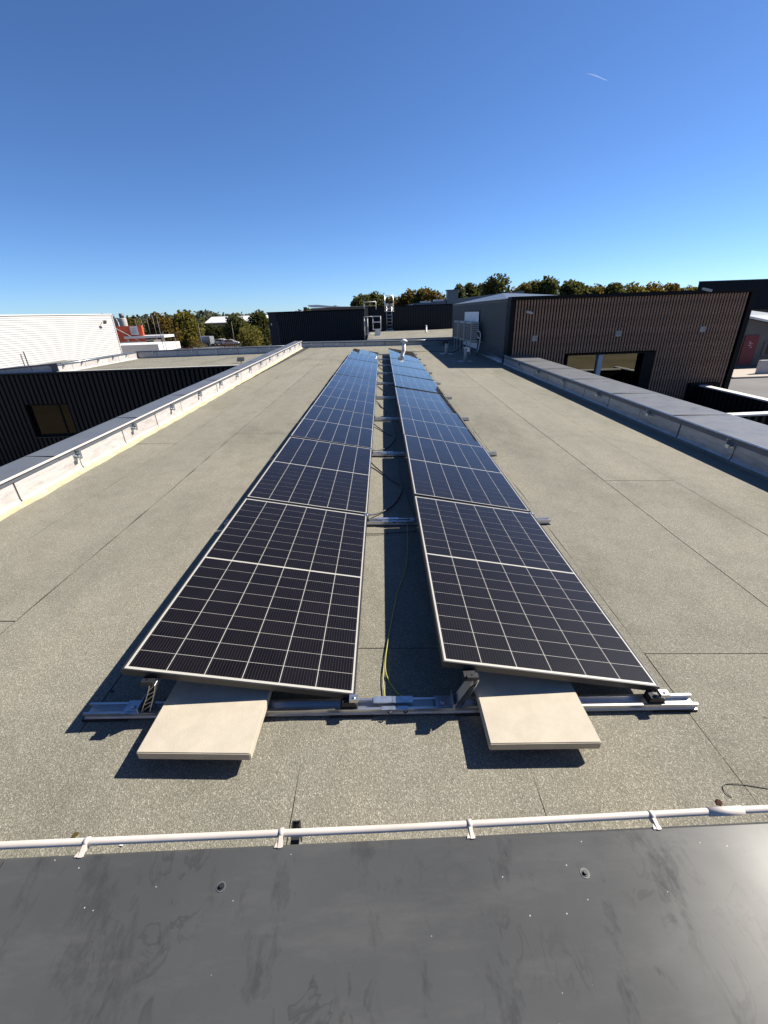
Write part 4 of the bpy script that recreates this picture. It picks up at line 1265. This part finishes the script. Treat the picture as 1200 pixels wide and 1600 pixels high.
# far white roofed hall
fh = empty('white_hall', (-62, 190, GZ)); tag(fh, 'far long hall with a white roof between the dark trees', 'building')
mb = MB(); mb.box(-7, 16, 0, 20, 0, 4.5); mb.build('wall', M['wall_plain'], fh)
mb = MB(); mb.prism([(-.5, 4.52), (-.5, 4.7), (9, 6.9), (20.5, 4.7), (20.5, 4.52)], 'x', -7.4, 16.4); mb.build('roof', M['white'], fh, fix=True)
fh = empty('brick_house', (-62, 128, GZ)); tag(fh, 'low reddish house among the trees behind the parked cars', 'house')
mb = MB(); mb.box(-5, 5, 0, 7, 0, 2.2); mb.build('wall', simple('pinkish_render', (.38, .24, .18), .9), fh)
mb = MB(); mb.prism([(-.4, 2.21), (3.5, 3.6), (7.4, 2.21)], 'x', -5.3, 5.3); mb.build('roof', simple('clay_roof', (.25, .12, .08), .9), fh, fix=True)


# ---- vehicles in the car park
def car(loc, rz, mat, lab, van=False, L=4.3):
    r = empty('van' if van else 'parked_car', loc, rz); tag(r, lab, 'van' if van else 'car')
    w = .88
    if van:
        P = [(-L / 2, .3), (-L / 2, 2.2), (L * .22, 2.25), (L * .36, 1.35), (L * .5, 1.1), (L * .5, .3)]
        gl = [((L * .235, 2.1), (L * .35, 1.38))]
    else:
        P = [(-L / 2, .35), (-L / 2, .85), (-L * .46, .95), (-L * .36, 1.35), (-L * .1, 1.45), (L * .1, 1.40), (L * .27, .98), (L * .46, .86), (L * .5, .6), (L * .5, .3)]
    mb = MB(); mb.prism(P, 'y', -w, w); mb.build('body', M[mat], r, bevel=.07)
    mb = MB()
    if van: mb.prism([(L * .1, 1.4), (L * .1, 2.0), (L * .22, 2.0), (L * .31, 1.4)], 'y', -w - .01, w + .01)
    else: mb.prism([(-L * .36, .95), (-L * .30, 1.28), (-L * .1, 1.36), (L * .08, 1.32), (L * .2, .97)], 'y', -w - .012, w + .012)
    mb.build('side_window', M['car_glass'], r, fix=True)
    for x in (-L * .31, L * .31):
        for s_ in (-1, 1):
            mb = MB(); mb.tube([(x, s_ * (w - .18), .33), (x, s_ * (w + .02), .33)], .33, 14); mb.build('wheel', M['rubber'], r)
            mb = MB(); mb.tube([(x, s_ * (w + .021), .33), (x, s_ * (w + .03), .33)], .19, 10); mb.build('hubcap', M['car_silver'], r)
car((-51.5, 112, GZ), .05, 'car_dark', 'black hatchback parked in the car park, left of the other dark car')
car((-46.8, 113, GZ), .0, 'car_dark', 'dark saloon parked right of the black hatchback')
car((-35.5, 83, GZ), 1.2, 'car_red', 'dark wine red car close behind the wing roof parapet')
car((-43.5, 116, GZ), 2.8, 'car_silver', 'grey parcel van standing under the green tree', van=True, L=4.8)
car((-40.2, 117, GZ), 2.9, 'car_white', 'white car just right of the grey van', L=4.1)
car((-35.6, 112, GZ), .1, 'car_white', 'second white car further right by the hedge', L=4.0)
car((-25.5, 100, GZ), .1, 'car_dark', 'dark car half hidden behind the yellow green bush')

# street lamps / poles
for (x, y, z1, lab) in ((-23.4, 50, .8, 'thin grey fence pole nearest the white canopy'), (-22.2, 50, .45, 'thin grey fence pole, second from the canopy'), (-20.1, 52, 1.6, 'slim pale lamp post before the green tree'), (-16.9, 54, 1.5, 'slim pale post between the reddish shrubs'), (-24.6, 52, 2.4, 'tall thin pole beside the reddish tree')):
    r = empty('post', (x, y, GZ)); tag(r, lab, 'pole')
    mb = MB(); mb.tube([(0, 0, 0), (0, 0, z1 - GZ)], [.04, .025], 6); mb.build('shaft', M['clad_grey'], r)
    mb = MB(); mb.tube([(0, 0, z1 - GZ - .02), (.2, 0, z1 - GZ + .02)], .02, 5); mb.build('arm', M['clad_grey'], r)
fnc = empty('rail_fence', (-22.3, 55, GZ)); tag(fnc, 'grey rail fence in front of the wine red car', 'fence')
for k in range(8):
    mb = MB(); mb.tube([(k * 1.2 - 3, 0, 0), (k * 1.2 - 3, 0, 1.9)], .04, 5); mb.build('fence_post', M['galv'], fnc)
for z in (1.0, 1.85):
    mb = MB(); mb.tube([(-3, 0, z), (5.4, 0, z)], .03, 5); mb.build('fence_rail', M['galv'], fnc)


# ------------------------------------------------------------------ vegetation
def leafmesh(mb, c, rad3, n, size, rnd, shell=.55):
    for _ in range(n):
        while True:
            d = Vector((rnd.uniform(-1, 1), rnd.uniform(-1, 1), rnd.uniform(-1, 1)))
            if .05 < d.length < 1: break
        d = d.normalized() * (shell + (1 - shell) * rnd.random() ** .6) * (1 + .12 * math.sin(d.x * 7 + d.z * 5))
        p = Vector((c[0] + d.x * rad3[0], c[1] + d.y * rad3[1], c[2] + d.z * rad3[2]))
        a = Vector((rnd.gauss(0, 1), rnd.gauss(0, 1), rnd.gauss(0, 1))).normalized()
        b = a.orthogonal().normalized()
        cc = a.cross(b)
        s_ = size * rnd.uniform(.5, 1.3)
        k = len(mb.v)
        mb.v += [tuple(p + b * s_), tuple(p + cc * s_ * .7), tuple(p - b * s_ * .8), tuple(p - cc * s_ * .6)]
        mb.f.append((k, k + 1, k + 2, k + 3))


def tree(x, y, w, h, mat, lab, grp, seed, lobes=7, n=2600, trunk=True, base=None, cat='tree', name='tree', leaf=None):
    rnd = random.Random(seed)
    r = empty(name, (x, y, GZ)); tag(r, lab, cat, grp)
    tb = MB()
    cb = (.26 if base is None else base) * h
    lean = rnd.uniform(-.04, .04) * h
    tb.tube([(0, 0, -.1), (lean * .3, 0, h * .2), (lean * .8, .1, h * .5), (lean, 0, h * .8)], [h * .028, h * .02, h * .013, h * .004], 7)
    mb = MB()
    lob = []
    for k in range(lobes):
        u = (k + .5) / lobes
        a = rnd.uniform(0, 2 * PI)
        z = cb + (h - cb) * (.12 + .76 * u)
        prof = math.sin(PI * min(1, .18 + .78 * (1 - u) * 1.05)) if u > .5 else .75 + .5 * u
        rr_ = w * .30 * rnd.uniform(.1, 1.0) * (1 - .45 * u)
        lr = w * (.34 - .10 * u) * rnd.uniform(.8, 1.2)
        lob.append((math.cos(a) * rr_ + lean * u, math.sin(a) * rr_, z, lr))
    # topmost lobe reaches the height
    lob.append((lean + rnd.uniform(-.1, .1) * w, 0, h - w * .2, w * .21))
    tot = sum(l[3] ** 2 for l in lob)
    leaf = leaf or max(.10, w * .045)
    for (lx, ly, lz, lr) in lob:
        tb.tube([(lean * .4, 0, cb * .8), (lx * .6, ly * .6, (cb + lz) / 2), (lx, ly, lz)], [h * .012, h * .008, h * .003], 5)
        leafmesh(mb, (lx, ly, lz), (lr, lr, min(lr * .95, (h - cb) * .32)), int(n * lr ** 2 / tot), leaf, rnd)
    for _ in range(int(w * 3)):      # loose sprigs beyond the outline
        (lx, ly, lz, lr) = rnd.choice(lob); a = rnd.uniform(0, 2 * PI)
        leafmesh(mb, (lx + math.cos(a) * lr * 1.02, ly, lz + abs(math.sin(a)) * lr * .95), (.3, .3, .3), 14, leaf * .8, rnd, .2)
    tb.build('trunk', M['bark'], r)
    mb.build('crown', M[mat], r)
    return r


GL = 'trees beyond the left wing'; GM = 'trees behind the dark walls'; GR = 'trees above the slatted building'
T = [
 (-49.0, 105, 7.0, 7.5, 'fol_autumn', 'reddish brown round tree behind the orange panel', GL),
 (-62.7, 120, 6.5, 7.1, 'fol_olive', 'dull green tree directly above the orange panel', GL),
 (-44.5, 110, 6.8, 8.0, 'fol_yellow', 'broad yellow green tree above the parked cars', GL),
 (-47.4, 132, 4.2, 4.9, 'fol_dark', 'small dark tree right of the yellow green tree', GL),
 (-41.1, 122, 4.0, 4.5, 'fol_dark', 'small dark tree in front of the white hall', GL),
 (-34.6, 115, 5.8, 6.8, 'fol_dark', 'round dark tree right of the white hall roof', GL),
 (-21.4, 85, 4.9, 7.7, 'fol_dark', 'tall dark tree against the left edge of the dark box', GL),
 (-2.7, 95, 4.9, 9.7, 'fol_dark', 'leftmost dark tree above the dark box, left of the ladders', GM),
 (0.5, 100, 4.9, 10.1, 'fol_dark', 'dark tree just left of the ladder cage', GM),
 (4.2, 105, 3.4, 9.8, 'fol_olive', 'narrow olive tree just right of the ladder cage', GM),
 (7.0, 100, 5.2, 10.3, 'fol_autumn', 'golden brown tree above the middle of the back wall', GM),
 (9.4, 95, 4.8, 10.5, 'fol_olive', 'olive tree right of the golden brown one', GM),
 (11.3, 90, 4.4, 10.0, 'fol_autumn', 'smaller autumn tree left of the box chimney', GM),
 (13.5, 85, 3.6, 8.6, 'fol_olive', 'low olive tree beside the box chimney', GM),
 (14.0, 75, 3.1, 10.4, 'fol_dark', 'dark tree right above the box chimney', GR),
 (16.0, 78, 3.2, 10.6, 'fol_dark', 'dark tree above the hipped metal roof, left side', GR),
 (18.0, 80, 3.3, 10.5, 'fol_dark', 'dark tree between two taller crowns over the metal roof', GR),
 (18.8, 72, 4.3, 11.0, 'fol_dark', 'tallest round dark tree over the metal roof ridge', GR),
 (23.4, 80, 4.0, 9.4, 'fol_olive', 'low olive tree in the dip right of the tallest crown', GR),
 (24.0, 75, 3.6, 10.3, 'fol_olive', 'thin olive tree above the left corner of the slatted wall', GR),
 (28.1, 82, 3.7, 10.8, 'fol_olive', 'spiky topped olive tree, second above the slatted wall', GR),
 (28.0, 74, 4.9, 10.8, 'fol_dark', 'broad dark tree, the highest above the slatted wall', GR),
 (33.3, 80, 4.7, 10.6, 'fol_dark', 'dark tree right of the broad highest one', GR),
 (38.1, 85, 5.0, 10.1, 'fol_dark', 'dark green tree above the middle of the slatted wall', GR),
 (41.1, 85, 4.6, 9.5, 'fol_olive', 'lower olive tree right of the middle of the slatted wall', GR),
 (43.9, 85, 4.7, 9.9, 'fol_dark', 'dark tree above the right half of the slatted wall', GR),
 (50.1, 90, 5.6, 9.2, 'fol_olive', 'wide olive tree above the rightmost louvre', GR),
 (56.8, 95, 6.0, 9.2, 'fol_autumn', 'brownish tree two left of the black block', GR),
 (63.4, 100, 5.6, 9.5, 'fol_autumn', 'brown tree near the black block', GR),
 (66.5, 97, 5.4, 8.9, 'fol_olive', 'last tree touching the edge of the black block', GR),
]
for i, (x, y, w, h, mt, lab, grp) in enumerate(T):
    tree(x, y, w * (1.12 if grp == GL else 1.4), h * (.91 if grp == GL else .96), mt, lab, grp, 100 + i, lobes=13, n=7000, base=.18)
tree(-17.2, 62, 5.4, 4.9, 'fol_yellow', 'large yellow green bush left of the dark box building', None, 77, lobes=11, n=5200, base=.02, cat='bush', name='bush', leaf=.13)
for i, (x, y, w, h, lab) in enumerate(((-21.8, 62, 1.5, 2.4, 'small red brown shrub left of the big bush'), (-24.0, 64, 1.7, 2.3, 'red brown shrub in the middle of the verge'), (-27.5, 66, 2.6, 2.6, 'dark red shrub behind the rail fence'),
                                     (-30.5, 68, 3.0, 2.5, 'dark red shrub beside the white canopy'), (-20.2, 70, 2.2, 2.5, 'brown shrub just behind the big bush'), (-37.5, 96, 4.2, 2.3, 'brown hedge clump below the yellow green tree'), (-31, 95, 5, 2.0, 'long brown hedge clump in the verge'))):
    tree(x, y, w, h, 'fol_red' if i != 5 else 'fol_autumn', lab, 'red brown shrubs in the verge', 300 + i, lobes=5, n=900, base=.05, cat='shrub', name='shrub', leaf=.10)

# distant woodland along the horizon: one mass
rnd = random.Random(5)
mb = MB()
for layer, (yy_, hh, cnt) in enumerate(((330, 9.0, 5200), (480, 12.5, 5200), (800, 19, 4200), (210, 7.0, 2600), (118, 8.6, 9000), (104, 8.6, 6000))):
    for _ in range(cnt):
        x = rnd.uniform(-1.15, 1.15) * yy_
        if layer == 3 and not (-110 < x < 30): continue
        if layer == 4 and x < 14: x = rnd.uniform(14, 100)
        if layer == 5 and not -8 < x < 24: x = rnd.uniform(-8, 24)
        top = hh * (.62 + .22 * math.sin(x * .031 + layer * 2) + .16 * math.sin(x * .11 + layer) + .1 * math.sin(x * .37))
        z = GZ + top * rnd.random() ** .7
        p = Vector((x, yy_ + rnd.uniform(-15, 15), z))
        a = Vector((rnd.gauss(0, 1), rnd.gauss(0, 1), rnd.gauss(0, 1))).normalized(); b = a.orthogonal().normalized(); c = a.cross(b)
        s_ = rnd.uniform(1.0, 2.2) * (yy_ / 400) * (.7 if layer > 3 else 1)
        k = len(mb.v); mb.v += [tuple(p + b * s_), tuple(p + c * s_), tuple(p - b * s_), tuple(p - c * s_)]; mb.f.append((k, k + 1, k + 2, k + 3))
ob = mb.build('distant_woodland', foliage_mat('hazy_foliage', [(.05, .06, .045), (.075, .085, .055), (.10, .10, .065)]))
tag(ob, 'thin dark band of distant woodland along the horizon', 'woodland', kind='stuff')

# contrail
mb = MB()
A = Vector((2335, 6000, 2226)); B = Vector((2570, 6000, 2170))
pts = []
for i in range(9):
    u = i / 8; pts.append(A.lerp(B, u) + Vector((0, 0, 5 * math.sin(u * 5))))
mb.tube(pts, [.5, 3, 4, 5, 5, 4, 4, 3, .5], 8)
ob = mb.build('contrail', M['contrail']); tag(ob, 'short faint white vapour trail high in the blue sky', 'contrail')

# ------------------------------------------------------------------ put roof things on the sloping deck
for o in ON_ROOF:
    loc = Matrix.LocRotScale(o.location, o.rotation_euler, o.scale)
    o.matrix_world = T_ROOF @ loc
